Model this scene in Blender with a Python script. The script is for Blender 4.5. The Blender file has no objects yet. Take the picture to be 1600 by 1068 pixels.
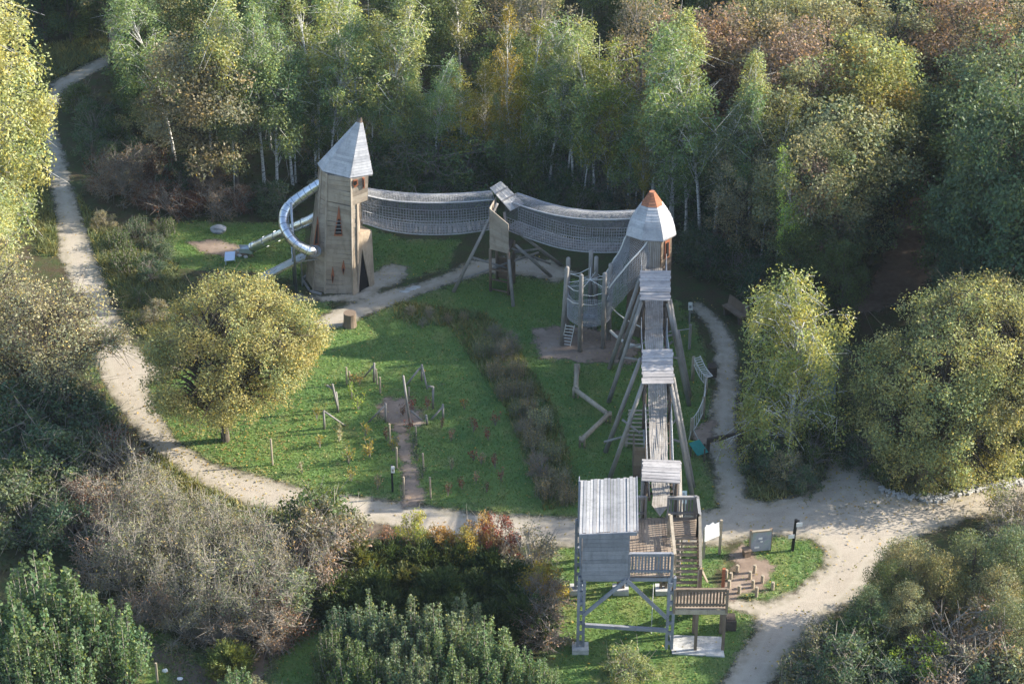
import bpy, math, random
import numpy as np
from mathutils import Vector, Matrix, noise as mnoise

RND = random.Random(11)
SC = bpy.context.scene
COL = SC.collection
V = Vector
rad = math.radians

# ------------------------------------------------------------------ camera
PITCH = rad(32.0); CAMZ = 53.0; FPX = 3371.0
CAMP = V((0.0, -CAMZ / math.tan(PITCH), CAMZ))
cd = bpy.data.cameras.new('camera'); cam = bpy.data.objects.new('camera', cd); COL.objects.link(cam)
cam.location = CAMP; cam.rotation_euler = (math.pi / 2 - PITCH, 0, 0)
cd.sensor_width = 36.0; cd.lens = FPX / 1600.0 * 36.0; cd.clip_start = 1.0; cd.clip_end = 5000.0
SC.camera = cam
_f = V((0, math.cos(PITCH), -math.sin(PITCH))); _u = V((0, math.sin(PITCH), math.cos(PITCH)))

def ray(px, py):
    return _f + V((1, 0, 0)) * ((px - 800.0) / FPX) + _u * ((534.0 - py) / FPX)
def at(px, py, z=0.0):                      # survey: point of the place seen at a pixel, at height z
    d = ray(px, py); t = (z - CAMP.z) / d.z
    return CAMP + d * t
def zat(base, py):                          # height above a ground point
    d = ray(800, py); t = (base.y - CAMP.y) / d.y
    return CAMP.z + d.z * t
def onplane(px, py, p, n):
    d = ray(px, py); t = (p - CAMP).dot(n) / d.dot(n)
    return CAMP + d * t

# ------------------------------------------------------------------ objects
def link(o, parent=None):
    COL.objects.link(o)
    if parent is not None: o.parent = parent
    return o
def tag(o, label=None, cat=None, group=None, kind=None):
    if label: o['label'] = label
    if cat: o['category'] = cat
    if group: o['group'] = group
    if kind: o['kind'] = kind
    return o
def thing(name, label, cat, loc=(0, 0, 0), group=None, rz=0.0):
    o = bpy.data.objects.new(name, None); COL.objects.link(o)
    o.empty_display_size = 0.2
    o.location = loc; o.rotation_euler = (0, 0, rz)
    return tag(o, label, cat, group)
def origin_of(o):
    p = V((0, 0, 0))
    while o is not None:
        p = p + o.location; o = o.parent
    return p

class MB:
    def __init__(s): s.v = []; s.f = []; s.m = []
    def hexa(s, p, m=0):                    # 8 points: bottom 4, top 4
        b = len(s.v); s.v += [tuple(q) for q in p]
        for q in ((0, 3, 2, 1), (4, 5, 6, 7), (0, 1, 5, 4), (1, 2, 6, 5), (2, 3, 7, 6), (3, 0, 4, 7)):
            s.f.append(tuple(b + i for i in q)); s.m.append(m)
        return s
    def box(s, c, sx, sy, sz, rz=0.0, m=0):
        c = V(c); ca, sa = math.cos(rz), math.sin(rz); pts = []
        for z in (-.5, .5):
            for x, y in ((-.5, -.5), (.5, -.5), (.5, .5), (-.5, .5)):
                pts.append((c.x + x * sx * ca - y * sy * sa, c.y + x * sx * sa + y * sy * ca, c.z + z * sz))
        return s.hexa(pts, m)
    def beam(s, a, b, w, h=None, up=(0, 0, 1), m=0):
        a = V(a); b = V(b); h = h or w; d = (b - a).normalized(); up = V(up)
        if abs(d.dot(up)) > .98: up = V((0, 1, 0))
        x = d.cross(up).normalized(); y = x.cross(d).normalized()
        q = [(-.5, -.5), (.5, -.5), (.5, .5), (-.5, .5)]
        return s.hexa([a + x * (i * w) + y * (j * h) for i, j in q] + [b + x * (i * w) + y * (j * h) for i, j in q], m)
    def slab(s, a, b, c, d, th, m=0):       # quad a b c d thickened along its normal
        a, b, c, d = V(a), V(b), V(c), V(d); n = (c - a).cross(d - b).normalized() * th
        return s.hexa([a, b, c, d, a + n, b + n, c + n, d + n], m)
    def tube(s, pts, r, n=8, m=0, cap=True):
        pts = [V(p) for p in pts]
        if not hasattr(r, '__len__'): r = [r] * len(pts)
        b = len(s.v); px = None
        for i, p in enumerate(pts):
            d = (pts[min(i + 1, len(pts) - 1)] - pts[max(i - 1, 0)])
            if d.length < 1e-9: d = V((0, 0, 1))
            d.normalize()
            if px is None:
                px = d.cross(V((0, 0, 1)))
                if px.length < .05: px = V((1, 0, 0))
            px = (px - d * px.dot(d)).normalized(); py = d.cross(px)
            for k in range(n):
                t = 2 * math.pi * k / n
                s.v.append(tuple(p + (px * math.cos(t) + py * math.sin(t)) * r[i]))
        for i in range(len(pts) - 1):
            for k in range(n):
                k2 = (k + 1) % n; o = b + i * n
                s.f.append((o + k, o + k2, o + n + k2, o + n + k)); s.m.append(m)
        if cap:
            s.f.append(tuple(b + k for k in reversed(range(n)))); s.m.append(m)
            o = b + (len(pts) - 1) * n; s.f.append(tuple(o + k for k in range(n))); s.m.append(m)
        return s
    def prism(s, poly, off, m=0):           # flat polygon extruded by a vector
        poly = [V(p) for p in poly]; off = V(off); b = len(s.v); n = len(poly)
        s.v += [tuple(p) for p in poly] + [tuple(p + off) for p in poly]
        s.f.append(tuple(b + i for i in reversed(range(n)))); s.m.append(m)
        s.f.append(tuple(b + n + i for i in range(n))); s.m.append(m)
        for i in range(n):
            j = (i + 1) % n; s.f.append((b + i, b + j, b + n + j, b + n + i)); s.m.append(m)
        return s
    def planks(s, a, b, c, d, n, th=.03, gap=.012, jit=.01, rng=RND, m=0, over=0.0):
        """boards running a->b, laid side by side from a-b towards d-c"""
        a, b, c, d = V(a), V(b), V(c), V(d); W = (d - a).length
        nrm = (b - a).cross(d - a)
        if nrm.length < 1e-6: nrm = (c - b).cross(d - a)
        nrm.normalize(); g = gap / max(W, .1) / 2
        cuts = [0] + [(i + rng.uniform(-.12, .12)) / n for i in range(1, n)] + [1]
        for i in range(n):
            t0, t1 = cuts[i] + g, cuts[i + 1] - g
            if t1 <= t0: continue
            e0 = rng.uniform(-1, 1) * over; e1 = rng.uniform(-1, 1) * over; o = nrm * rng.uniform(0, jit)
            L = (b - a).normalized(); tw = nrm * rng.uniform(-jit, jit) * .6
            p = [a.lerp(d, t0) - L * e0, b.lerp(c, t0) + L * e1, b.lerp(c, t1) + L * e1, a.lerp(d, t1) - L * e0]
            p = [q + o for q in p]; p[2] = p[2] + tw; p[3] = p[3] + tw
            s.hexa(p + [q + nrm * th for q in p], m)
        return s
    def build(s, name, mats, parent=None, smooth=False, loc=None):
        if not isinstance(mats, (list, tuple)): mats = [mats]
        o0 = origin_of(parent) if parent is not None else V(loc or (0, 0, 0))
        me = bpy.data.meshes.new(name)
        arr = np.array(s.v, dtype=np.float64) - np.array(o0)
        me.from_pydata(arr.tolist(), [], s.f)
        for mm in mats: me.materials.append(mm)
        me.polygons.foreach_set('material_index', np.array(s.m, dtype=np.int32))
        if smooth: me.polygons.foreach_set('use_smooth', np.ones(len(s.f), dtype=bool))
        me.update()
        o = bpy.data.objects.new(name, me); link(o, parent)
        if parent is None: o.location = o0
        return o

def mesh_np(name, verts, quads, mat, smooth=False, attr=None):
    """fast mesh from arrays: quads is (n,4) or (n,3)"""
    me = bpy.data.meshes.new(name); nv = len(verts); nf, k = quads.shape
    me.vertices.add(nv); me.vertices.foreach_set('co', np.asarray(verts, dtype=np.float32).ravel())
    me.loops.add(nf * k); me.loops.foreach_set('vertex_index', quads.astype(np.int32).ravel())
    me.polygons.add(nf); me.polygons.foreach_set('loop_start', np.arange(0, nf * k, k, dtype=np.int32))
    if smooth: me.polygons.foreach_set('use_smooth', np.ones(nf, dtype=bool))
    if attr:
        for an, av in attr.items():
            at_ = me.attributes.new(an, 'FLOAT', 'POINT'); at_.data.foreach_set('value', np.asarray(av, dtype=np.float32))
    me.update(calc_edges=True); me.materials.append(mat)
    return me

def catmull(p, n=8):
    p = [V(q) for q in p]; out = []
    for i in range(len(p) - 1):
        a = p[max(i - 1, 0)]; b = p[i]; c = p[i + 1]; d = p[min(i + 2, len(p) - 1)]
        for k in range(n):
            t = k / n
            out.append(.5 * ((2 * b) + (c - a) * t + (2 * a - 5 * b + 4 * c - d) * t * t + (3 * b - a - 3 * c + d) * t ** 3))
    out.append(p[-1]); return out

# ------------------------------------------------------------------ materials
class NT:
    def __init__(s, name):
        s.m = bpy.data.materials.new(name); s.m.use_nodes = True; s.t = s.m.node_tree; s.t.nodes.clear()
        s.out = s.n('ShaderNodeOutputMaterial')
    def n(s, typ, **kw):
        x = s.t.nodes.new(typ)
        for k, v in kw.items(): setattr(x, k, v)
        return x
    def l(s, a, b): s.t.links.new(a, b)
    def noise(s, vec, scale, detail=4, rough=.55):
        x = s.n('ShaderNodeTexNoise'); x.inputs['Scale'].default_value = scale; x.inputs['Detail'].default_value = detail
        x.inputs['Roughness'].default_value = rough
        if vec is not None: s.l(vec, x.inputs['Vector'])
        return x.outputs['Fac']
    def ramp(s, fac, stops):
        x = s.n('ShaderNodeValToRGB'); e = x.color_ramp.elements
        while len(e) < len(stops): e.new(.5)
        for el, (p, c) in zip(e, stops): el.position = p; el.color = (c[0], c[1], c[2], 1)
        s.l(fac, x.inputs['Fac']); return x.outputs['Color']
    def math(s, op, a, b=None, c=None):
        x = s.n('ShaderNodeMath', operation=op)
        for i, q in enumerate((a, b, c)):
            if q is None: continue
            if isinstance(q, (int, float)): x.inputs[i].default_value = q
            else: s.l(q, x.inputs[i])
        return x.outputs[0]
    def mix(s, fac, a, b, mode='MIX'):
        x = s.n('ShaderNodeMix', data_type='RGBA', blend_type=mode)
        for sock, q in ((x.inputs[0], fac), (x.inputs[6], a), (x.inputs[7], b)):
            if isinstance(q, (int, float)): sock.default_value = q
            elif isinstance(q, tuple): sock.default_value = (q[0], q[1], q[2], 1)
            else: s.l(q, sock)
        return x.outputs[2]
    def mapr(s, v, a, b, c, d):
        x = s.n('ShaderNodeMapRange'); s.l(v, x.inputs[0])
        for i, q in enumerate((a, b, c, d)): x.inputs[i + 1].default_value = q
        return x.outputs[0]
    def pos(s): return s.n('ShaderNodeNewGeometry').outputs['Position']
    def objc(s): return s.n('ShaderNodeTexCoord').outputs['Object']
    def scaled(s, vec, sc):
        x = s.n('ShaderNodeMapping'); x.inputs['Scale'].default_value = sc; s.l(vec, x.inputs['Vector']); return x.outputs[0]
    def bsdf(s, col, rough=.8, metal=0.0, spec=.3, bump=None, bstr=.3, bdist=.02):
        p = s.n('ShaderNodeBsdfPrincipled')
        if isinstance(col, tuple): p.inputs['Base Color'].default_value = (col[0], col[1], col[2], 1)
        else: s.l(col, p.inputs['Base Color'])
        if isinstance(rough, (int, float)): p.inputs['Roughness'].default_value = rough
        else: s.l(rough, p.inputs['Roughness'])
        p.inputs['Metallic'].default_value = metal; p.inputs['Specular IOR Level'].default_value = spec
        if bump is not None:
            b = s.n('ShaderNodeBump'); b.inputs['Strength'].default_value = bstr; b.inputs['Distance'].default_value = bdist
            s.l(bump, b.inputs['Height']); s.l(b.outputs[0], p.inputs['Normal'])
        return p.outputs[0]
    def done(s, sh): s.l(sh, s.out.inputs['Surface']); return s.m

def wood(name, c0, c1, stretch=(6, 6, 6), rough=.85, stain=.35):
    t = NT(name); g = t.n('ShaderNodeNewGeometry'); oc = t.objc()
    isl = g.outputs['Random Per Island']
    base = t.ramp(isl, [(0, c0), (1, c1)])
    gr = t.noise(t.scaled(oc, stretch), 3.0, 6, .75)
    big = t.noise(oc, 1.3, 3)
    dirt = t.noise(t.scaled(oc, (2.2, 2.2, .7)), 1.9, 5, .7)
    col = t.mix(t.mapr(gr, .3, .75, 0, .55), base, tuple(x * .45 for x in c0))
    col = t.mix(t.mapr(big, .45, .75, 0, stain), col, tuple(x * 1.35 for x in c1))
    col = t.mix(t.mapr(dirt, .5, .72, 0, .55), col, tuple(x * .5 for x in c0))
    return t.done(t.bsdf(col, rough, spec=.25, bump=gr, bstr=.4, bdist=.01))

def plain(name, c, rough=.7, metal=0.0, var=.15, scale=6.0, spec=.3):
    t = NT(name); n = t.noise(t.objc(), scale, 5, .65)
    col = t.mix(t.mapr(n, .3, .7, 0, 1), tuple(x * (1 - var) for x in c), tuple(min(1, x * (1 + var)) for x in c))
    return t.done(t.bsdf(col, rough, metal, spec, bump=n, bstr=.15, bdist=.01))

M = {}
M['wood_grey'] = wood('weathered_grey_wood', (0.216, 0.202, 0.194), (0.338, 0.324, 0.317), (14, 2, 14))
M['wood_roof'] = wood('silvered_roof_boards', (0.295, 0.288, 0.288), (0.487, 0.473, 0.465), (3, 9, 3), stain=.3)
M['wood_roofx'] = wood('silvered_cross_boards', (0.309, 0.287, 0.280), (0.456, 0.427, 0.412), (2, 14, 14), stain=.3)
M['wood_spire'] = wood('silvered_spire_boards', (0.391, 0.391, 0.408), (0.561, 0.552, 0.561), (3, 3, 12), stain=.3)
M['wood_tan'] = wood('tan_tower_boards', (.29, .235, .185), (.43, .365, .295), (2, 2, 12), stain=.35)
M['wood_brown'] = wood('brown_timber', (0.160, 0.112, 0.080), (0.264, 0.200, 0.144), (12, 3, 12))
M['wood_pole'] = wood('peeled_grey_pole', (0.245, 0.223, 0.202), (0.346, 0.324, 0.302), (14, 14, 2))
M['wood_log'] = wood('pale_log', (0.323, 0.264, 0.187), (0.468, 0.399, 0.306), (8, 8, 3))
M['wood_deck'] = wood('deck_boards', (0.304, 0.232, 0.176), (0.400, 0.320, 0.248), (2, 14, 4))
M['wood_walk'] = wood('walkway_boards', (0.320, 0.288, 0.256), (0.464, 0.424, 0.384), (18, 2, 6))
M['wood_shade_blue'] = wood('shade_blue_boards', (0.208, 0.216, 0.240), (0.304, 0.312, 0.344), (2, 8, 10))  # blue cast of shade painted into hut, leg and side panel boards
M['wood_red'] = wood('orange_red_boards', (.26, .085, .045), (.40, .15, .075), (3, 3, 12))
M['wood_dark'] = wood('dark_timber', (.07, .055, .045), (.13, .10, .08), (10, 10, 3))  # plain dark tone for floors, bearers, rafters and small timber pieces
M['wood_dappled'] = wood('dappled_porch_boards', (.30, .23, .16), (.48, .38, .28), (5, 5, 2), stain=.5)  # pale tone and blotches imitate sun through leaves on the porch
M['dark'] = plain('opening_shade', (.012, .010, .009), .95)  # near-black stands in for the shade inside doorway and windows
M['rope'] = plain('grey_rope', (.38, .38, .39), .85, var=.2)
M['rope_white'] = plain('white_rope', (.62, .60, .56), .8)
M['net_fine'] = plain('fine_grey_netting', (.20, .21, .23), .85)
M['concrete'] = plain('pale_concrete', (.47, .46, .44), .85, var=.3, scale=3)
M['white'] = plain('white_panel', (.78, .78, .76), .5, var=.05)
M['black'] = plain('black_paint', (.015, .015, .017), .5)
M['teal'] = plain('teal_plastic', (.03, .24, .22), .35)
M['lime'] = plain('lime_plastic', (.35, .45, .05), .4)
M['pale_green'] = plain('pale_green_paint', (.48, .55, .50), .6)
M['stone'] = plain('grey_stone', (.30, .31, .33), .85, var=.3, scale=3)
M['soil'] = plain('dug_soil', (.20, .13, .09), .95, var=.3)

def steel():
    t = NT('brushed_steel'); n = t.noise(t.objc(), 5, 5, .7)
    return t.done(t.bsdf(t.mix(n, (.55, .57, .62), (.78, .79, .82)), t.mapr(n, .3, .7, .22, .42), 1.0))
M['steel'] = steel()
M['steel_skylit'] = plain('sky_tinted_chute', (.72, .78, .88), .32, .75, var=.06)  # pale blue base colour stands in for the reflected sky
M['wood_tip'] = wood('orange_tip_boards', (.34, .135, .075), (.45, .20, .115), (3, 3, 12))
M['steel_dark'] = plain('dull_steel', (.34, .36, .40), .45, 1.0)

def leafmat(name, tr=.30, hue=.25, light=.45):
    t = NT(name); oi = t.n('ShaderNodeObjectInfo'); g = t.n('ShaderNodeNewGeometry')
    isl = g.outputs['Random Per Island']; base = oi.outputs['Color']
    n = t.noise(t.objc(), .55, 3)                            # clumps that turn colour earlier than others
    yel = t.mix(1.0, base, (1.45, 1.2, .68), 'MULTIPLY'); grn = t.mix(1.0, base, (.72, .92, .95), 'MULTIPLY')
    col = t.mix(t.mapr(n, .35, .65, 0, 1), grn, t.mix(hue, base, yel))
    col = t.mix(t.math('GREATER_THAN', isl, .88), col, yel)
    br = t.mapr(t.math('FRACT', t.math('MULTIPLY', isl, 37.7)), 0, 1, 1 - light, 1 + light)
    hs = t.n('ShaderNodeHueSaturation'); t.l(col, hs.inputs['Color']); t.l(br, hs.inputs['Value'])
    col = hs.outputs['Color']
    d = t.bsdf(col, .55, spec=.35); tl = t.n('ShaderNodeBsdfTranslucent')
    t.l(t.mix(1.0, col, (1.25, 1.2, .6), 'MULTIPLY'), tl.inputs['Color'])
    mx = t.n('ShaderNodeMixShader'); mx.inputs[0].default_value = tr
    t.l(d, mx.inputs[1]); t.l(tl.outputs[0], mx.inputs[2])
    return t.done(mx.outputs[0])
M['leaf'] = leafmat('leaves', .38, .25, .34)
M['grass'] = leafmat('grass_blades', .3, .15, .35)

def bark(name, c0, c1, band=False):
    t = NT(name); oc = t.objc(); n = t.noise(t.scaled(oc, (4, 4, 12 if band else 1.5)), 1.6, 5, .7)
    st = [(0, c0), (.40, c0), (.50, c1), (1, c1)] if band else [(.25, c0), (.75, c1)]
    return t.done(t.bsdf(t.ramp(n, st), .85, bump=n, bstr=.4))
M['birch_bark'] = bark('birch_bark', (.07, .06, .055), (.66, .64, .60), True)
M['bark'] = bark('grey_brown_bark', (.05, .04, .03), (.16, .13, .10))
M['twig'] = bark('grey_twigs', (.17, .15, .125), (.38, .34, .29))
# ------------------------------------------------------------------ ground sheets
def gpoly(px): return np.array([[at(x, y).x, at(x, y).y] for x, y in px])
def sdist(P, poly):
    """signed distance, positive inside"""
    A = poly; B = np.roll(poly, -1, 0); best = np.full(len(P), 1e9); ins = np.zeros(len(P), bool)
    for a, b in zip(A, B):
        ab = b - a; L = (ab ** 2).sum() + 1e-12
        t = np.clip(((P - a) @ ab) / L, 0, 1); q = P - (a + t[:, None] * ab); best = np.minimum(best, (q ** 2).sum(1))
        c = (a[1] > P[:, 1]) != (b[1] > P[:, 1])
        with np.errstate(divide='ignore', invalid='ignore'):
            xi = (b[0] - a[0]) * (P[:, 1] - a[1]) / (b[1] - a[1]) + a[0]
        ins ^= c & (P[:, 0] < xi)
    d = np.sqrt(best); return np.where(ins, d, -d)
def sd_union(P, polys):
    s = np.full(len(P), -1e9)
    for p in polys: s = np.maximum(s, sdist(P, p))
    return s
def sheet(name, polys, z, mat, step=.2, margin=.55, kind='structure'):
    allp = np.vstack(polys); lo = allp.min(0) - margin - step; hi = allp.max(0) + margin + step
    nx = int((hi[0] - lo[0]) / step) + 2; ny = int((hi[1] - lo[1]) / step) + 2
    X, Y = np.meshgrid(lo[0] + np.arange(nx) * step, lo[1] + np.arange(ny) * step)
    P = np.stack([X.ravel(), Y.ravel()], 1); d = sd_union(P, polys)
    idx = np.arange(nx * ny).reshape(ny, nx)
    q = np.stack([idx[:-1, :-1], idx[:-1, 1:], idx[1:, 1:], idx[1:, :-1]], -1).reshape(-1, 4)
    q = q[(d[q] > -margin).any(1)]
    used = np.unique(q); remap = np.full(nx * ny, -1); remap[used] = np.arange(len(used))
    vv = np.column_stack([P[used], np.full(len(used), z)])
    me = mesh_np(name, vv, remap[q], mat, attr={'edge': d[used]})
    o = bpy.data.objects.new(name, me); link(o); tag(o, kind=kind); return o

def feathered(name, colf, wob=.55, soft=.16, bstr=.35):
    t = NT(name); p = t.pos(); a = t.n('ShaderNodeAttribute', attribute_name='edge').outputs['Fac']
    n = t.noise(p, 1.7, 5, .7); e = t.math('ADD', a, t.math('MULTIPLY', t.math('SUBTRACT', n, .5), wob * 2))
    al = t.mapr(e, -soft, soft, 0, 1)
    col, bump = colf(t, p, a)
    sh = t.bsdf(col, .92, spec=.15, bump=bump, bstr=bstr, bdist=.04)
    tr = t.n('ShaderNodeBsdfTransparent'); mx = t.n('ShaderNodeMixShader')
    t.l(al, mx.inputs[0]); t.l(tr.outputs[0], mx.inputs[1]); t.l(sh, mx.inputs[2])
    return t.done(mx.outputs[0])

def c_path(t, p, a):
    n1 = t.noise(p, .35, 4); n2 = t.noise(p, 2.2, 5, .7); n3 = t.noise(p, 28, 2, .8)
    col = t.ramp(n1, [(.3, (.33, .28, .22)), (.7, (.45, .39, .315))])
    col = t.mix(t.mapr(n2, .42, .7, 0, .55), col, (.27, .23, .18))
    col = t.mix(t.mapr(n3, .35, .75, 0, .5), col, (.56, .49, .41))
    st = t.noise(t.scaled(p, (.5, 2.2, 1)), 1.4, 4, .6)
    col = t.mix(t.mapr(st, .55, .75, 0, .35), col, (.55, .48, .40))
    tk = t.math('ABSOLUTE', t.math('SUBTRACT', t.math('ABSOLUTE', t.math('SUBTRACT', a, .85)), .35))   # two faint wheel lines a fixed way in from the verge
    col = t.mix(t.math('MULTIPLY', t.mapr(tk, .05, .16, .45, 0), t.mapr(n2, .35, .6, 0, 1)), col, (.52, .46, .38))
    # trodden leaf dirt along the verge
    col = t.mix(t.math('MULTIPLY', t.mapr(a, 0, .7, .55, 0), t.mapr(n2, .35, .6, 0, 1)), col, (.16, .15, .08))
    return col, n3
def c_lawn(t, p, a):
    n1 = t.noise(p, .28, 4); n2 = t.noise(p, 1.5, 5, .7); n3 = t.noise(p, 9, 3, .7)
    col = t.ramp(n1, [(.3, (.075, .150, .042)), (.7, (.135, .215, .055))])
    col = t.mix(t.mapr(n2, .4, .75, 0, .6), col, (.185, .235, .070))
    col = t.mix(t.mapr(n3, .5, .8, 0, .5), col, (.06, .11, .035))
    pt = t.noise(t.scaled(p, (1.6, 1.0, 1)), .45, 5, .65)                       # worn and yellowed patches
    col = t.mix(t.mapr(pt, .52, .68, 0, .7), col, (.235, .225, .085))
    pb = t.noise(t.scaled(p, (1.0, 1.5, 1)), 1.05, 6, .75)
    col = t.mix(t.mapr(pb, .60, .70, 0, .75), col, (.19, .15, .095))
    col = t.mix(t.math('MULTIPLY', t.mapr(a, 0, .8, .6, 0), t.mapr(n2, .4, .6, 0, 1)), col, (.24, .20, .12))
    return col, n3
def c_rough(t, p, a):
    n1 = t.noise(p, .5, 4); n2 = t.noise(p, 2.5, 5, .7); n3 = t.noise(p, 12, 3, .7)
    col = t.ramp(n1, [(.3, (.06, .10, .03)), (.7, (.15, .15, .06))])
    col = t.mix(t.mapr(n2, .45, .75, 0, .6), col, (.21, .18, .09))
    return t.mix(t.mapr(n3, .5, .8, 0, .5), col, (.05, .06, .025)), n3
def c_soil(t, p, a):
    n1 = t.noise(p, .8, 4); n2 = t.noise(p, 5, 5, .7)
    col = t.ramp(n1, [(.3, (.22, .16, .12)), (.7, (.36, .28, .22))])
    return t.mix(t.mapr(n2, .4, .75, 0, .5), col, (.14, .10, .075)), n2
def c_track(t, p, a):
    n1 = t.noise(p, .6, 4); n2 = t.noise(p, 3.5, 5, .7)
    col = t.ramp(n1, [(.3, (.10, .075, .055)), (.7, (.19, .145, .11))])
    return t.mix(t.mapr(n2, .45, .7, 0, .5), col, (.26, .20, .15)), n2
M['path'] = feathered('gravel_path', c_path)
M['lawn'] = feathered('lawn_turf', c_lawn, wob=.8)
M['rough'] = feathered('rough_verge', c_rough, wob=1.2, soft=.3)
M['soilm'] = feathered('bare_soil', c_soil, wob=.7)
M['track'] = feathered('forest_track', c_track, wob=.8, soft=.3)

def groundmat():
    t = NT('forest_floor'); p = t.pos(); n1 = t.noise(p, .22, 4); n2 = t.noise(p, 1.3, 5, .7); n3 = t.noise(p, 8, 4, .75)
    col = t.ramp(n1, [(.3, (.045, .050, .022)), (.55, (.075, .058, .035)), (.75, (.10, .070, .045))])
    col = t.mix(t.mapr(n2, .40, .62, 0, .8), col, (.055, .085, .028))
    col = t.mix(t.mapr(n3, .5, .75, 0, .6), col, (.15, .105, .065))
    return t.done(t.bsdf(col, .95, spec=.1, bump=n3, bstr=.6, bdist=.06))
g = MB(); S_ = 3000.0
for i in range(-4, 4):
    for j in range(-4, 4):
        b = len(g.v); x0, y0, q = i * S_ / 4, j * S_ / 4, S_ / 4
        g.v += [(x0, y0, 0), (x0 + q, y0, 0), (x0 + q, y0 + q, 0), (x0, y0 + q, 0)]; g.f.append((b, b + 1, b + 2, b + 3)); g.m.append(0)
# merge into one continuous sheet
o = g.build('ground', groundmat()); tag(o, kind='structure')
import bmesh
bm = bmesh.new(); bm.from_mesh(o.data); bmesh.ops.remove_doubles(bm, verts=bm.verts, dist=.01); bm.to_mesh(o.data); bm.free()

LAWN = [gpoly([(225, 590), (255, 585), (300, 560), (400, 540), (480, 527), (540, 507), (600, 482), (650, 462), (710, 442), (760, 427), (830, 432), (960, 440), (1060, 470),
               (1090, 515), (1105, 560), (1110, 640), (1095, 700), (1115, 760), (1122, 792), (1000, 815), (905, 808), (840, 805), (690, 793), (590, 778), (500, 768), (430, 750), (330, 723), (275, 688), (245, 645)]),
        gpoly([(860, 858), (905, 853), (1040, 855), (1130, 852), (1134, 880), (1110, 905), (1140, 950), (1182, 962), (1178, 990), (1150, 1035), (1115, 1085), (850, 1085), (850, 950)]),
        gpoly([(1165, 842), (1220, 836), (1270, 844), (1288, 862), (1284, 885), (1240, 922), (1190, 938), (1140, 934), (1150, 905), (1165, 880)]),
        gpoly([(560, 350), (640, 375), (720, 372), (700, 420), (600, 445), (560, 415)]),
        gpoly([(270, 345), (480, 350), (470, 440), (380, 425), (280, 420), (250, 380)]),
        gpoly([(455, 470), (520, 470), (520, 485), (480, 502), (440, 505)]),
        gpoly([(500, 825), (560, 830), (545, 870), (500, 900), (470, 920), (500, 870)]),
        gpoly([(120, 555), (142, 550), (165, 605), (190, 650), (150, 650), (125, 600)]),
        gpoly([(195, 960), (260, 990), (330, 1030), (330, 1085), (210, 1085)]),
        gpoly([(430, 960), (500, 900), (540, 960), (510, 1085), (400, 1085)])]
PATH = [gpoly([(160, 30), (182, 30), (190, 60), (183, 92), (140, 118), (100, 140), (85, 175), (85, 205), (98, 240), (112, 290), (128, 340), (146, 395), (170, 470), (205, 540), (242, 568),
               (228, 600), (245, 645), (275, 690), (330, 725), (430, 752), (500, 770), (590, 780), (690, 795), (760, 805), (840, 807), (905, 810), (1000, 816), (1125, 795),
               (1125, 795), (1120, 745), (1113, 720), (1100, 690), (1107, 660), (1112, 640), (1120, 605), (1118, 545), (1105, 510), (1078, 478), (1092, 470), (1130, 505), (1148, 535), (1150, 580), (1150, 640), (1152, 700), (1160, 740), (1167, 778),
               (1200, 786), (1250, 772), (1290, 745), (1302, 700), (1312, 660), (1346, 660), (1346, 700), (1365, 745), (1382, 767), (1440, 781), (1480, 779), (1540, 763), (1620, 745),
               (1640, 800), (1530, 805), (1450, 832), (1400, 852), (1372, 880), (1352, 920), (1330, 940), (1285, 965), (1235, 1015), (1190, 1090),
               (1112, 1090), (1150, 1032), (1180, 985), (1180, 962), (1138, 950), (1132, 935), (1200, 942), (1242, 925), (1286, 888), (1292, 862), (1272, 843), (1220, 835), (1165, 841), (1130, 850), (1040, 853), (905, 853),
               (800, 850), (690, 838), (600, 818), (545, 810), (450, 802), (380, 787), (300, 747), (240, 702), (200, 652), (165, 602), (140, 532), (115, 452), (92, 395), (90, 340), (82, 290), (72, 240), (66, 205), (66, 170), (80, 130), (130, 105), (170, 85), (172, 62)]),
        gpoly([(238, 566), (300, 545), (400, 525), (480, 507), (530, 482), (590, 457), (640, 447), (700, 427), (740, 407), (800, 402), (860, 407), (900, 425), (870, 442), (830, 432), (760, 427), (710, 442), (650, 462), (600, 482), (540, 507), (480, 526), (400, 542), (300, 566), (255, 592), (230, 600)]),
        gpoly([(565, 455), (575, 430), (610, 412), (640, 418), (630, 440), (600, 450), (570, 470), (450, 470), (450, 464), (520, 462)])]
SOIL = [gpoly([(830, 515), (880, 508), (985, 520), (1000, 545), (985, 568), (900, 566), (845, 558)]),
        gpoly([(295, 378), (335, 374), (380, 388), (392, 400), (350, 402), (310, 392)]),
        gpoly([(600, 622), (640, 622), (660, 650), (655, 665), (634, 668), (642, 700), (652, 740), (664, 775), (662, 790), (630, 790), (632, 750), (622, 700), (615, 665), (596, 650), (590, 635)]),
        gpoly([(1160, 852), (1185, 868), (1210, 885), (1195, 920), (1140, 936), (1132, 920), (1150, 890), (1145, 865)]),
        gpoly([(1078, 670), (1115, 655), (1118, 690), (1090, 700)])]
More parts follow.
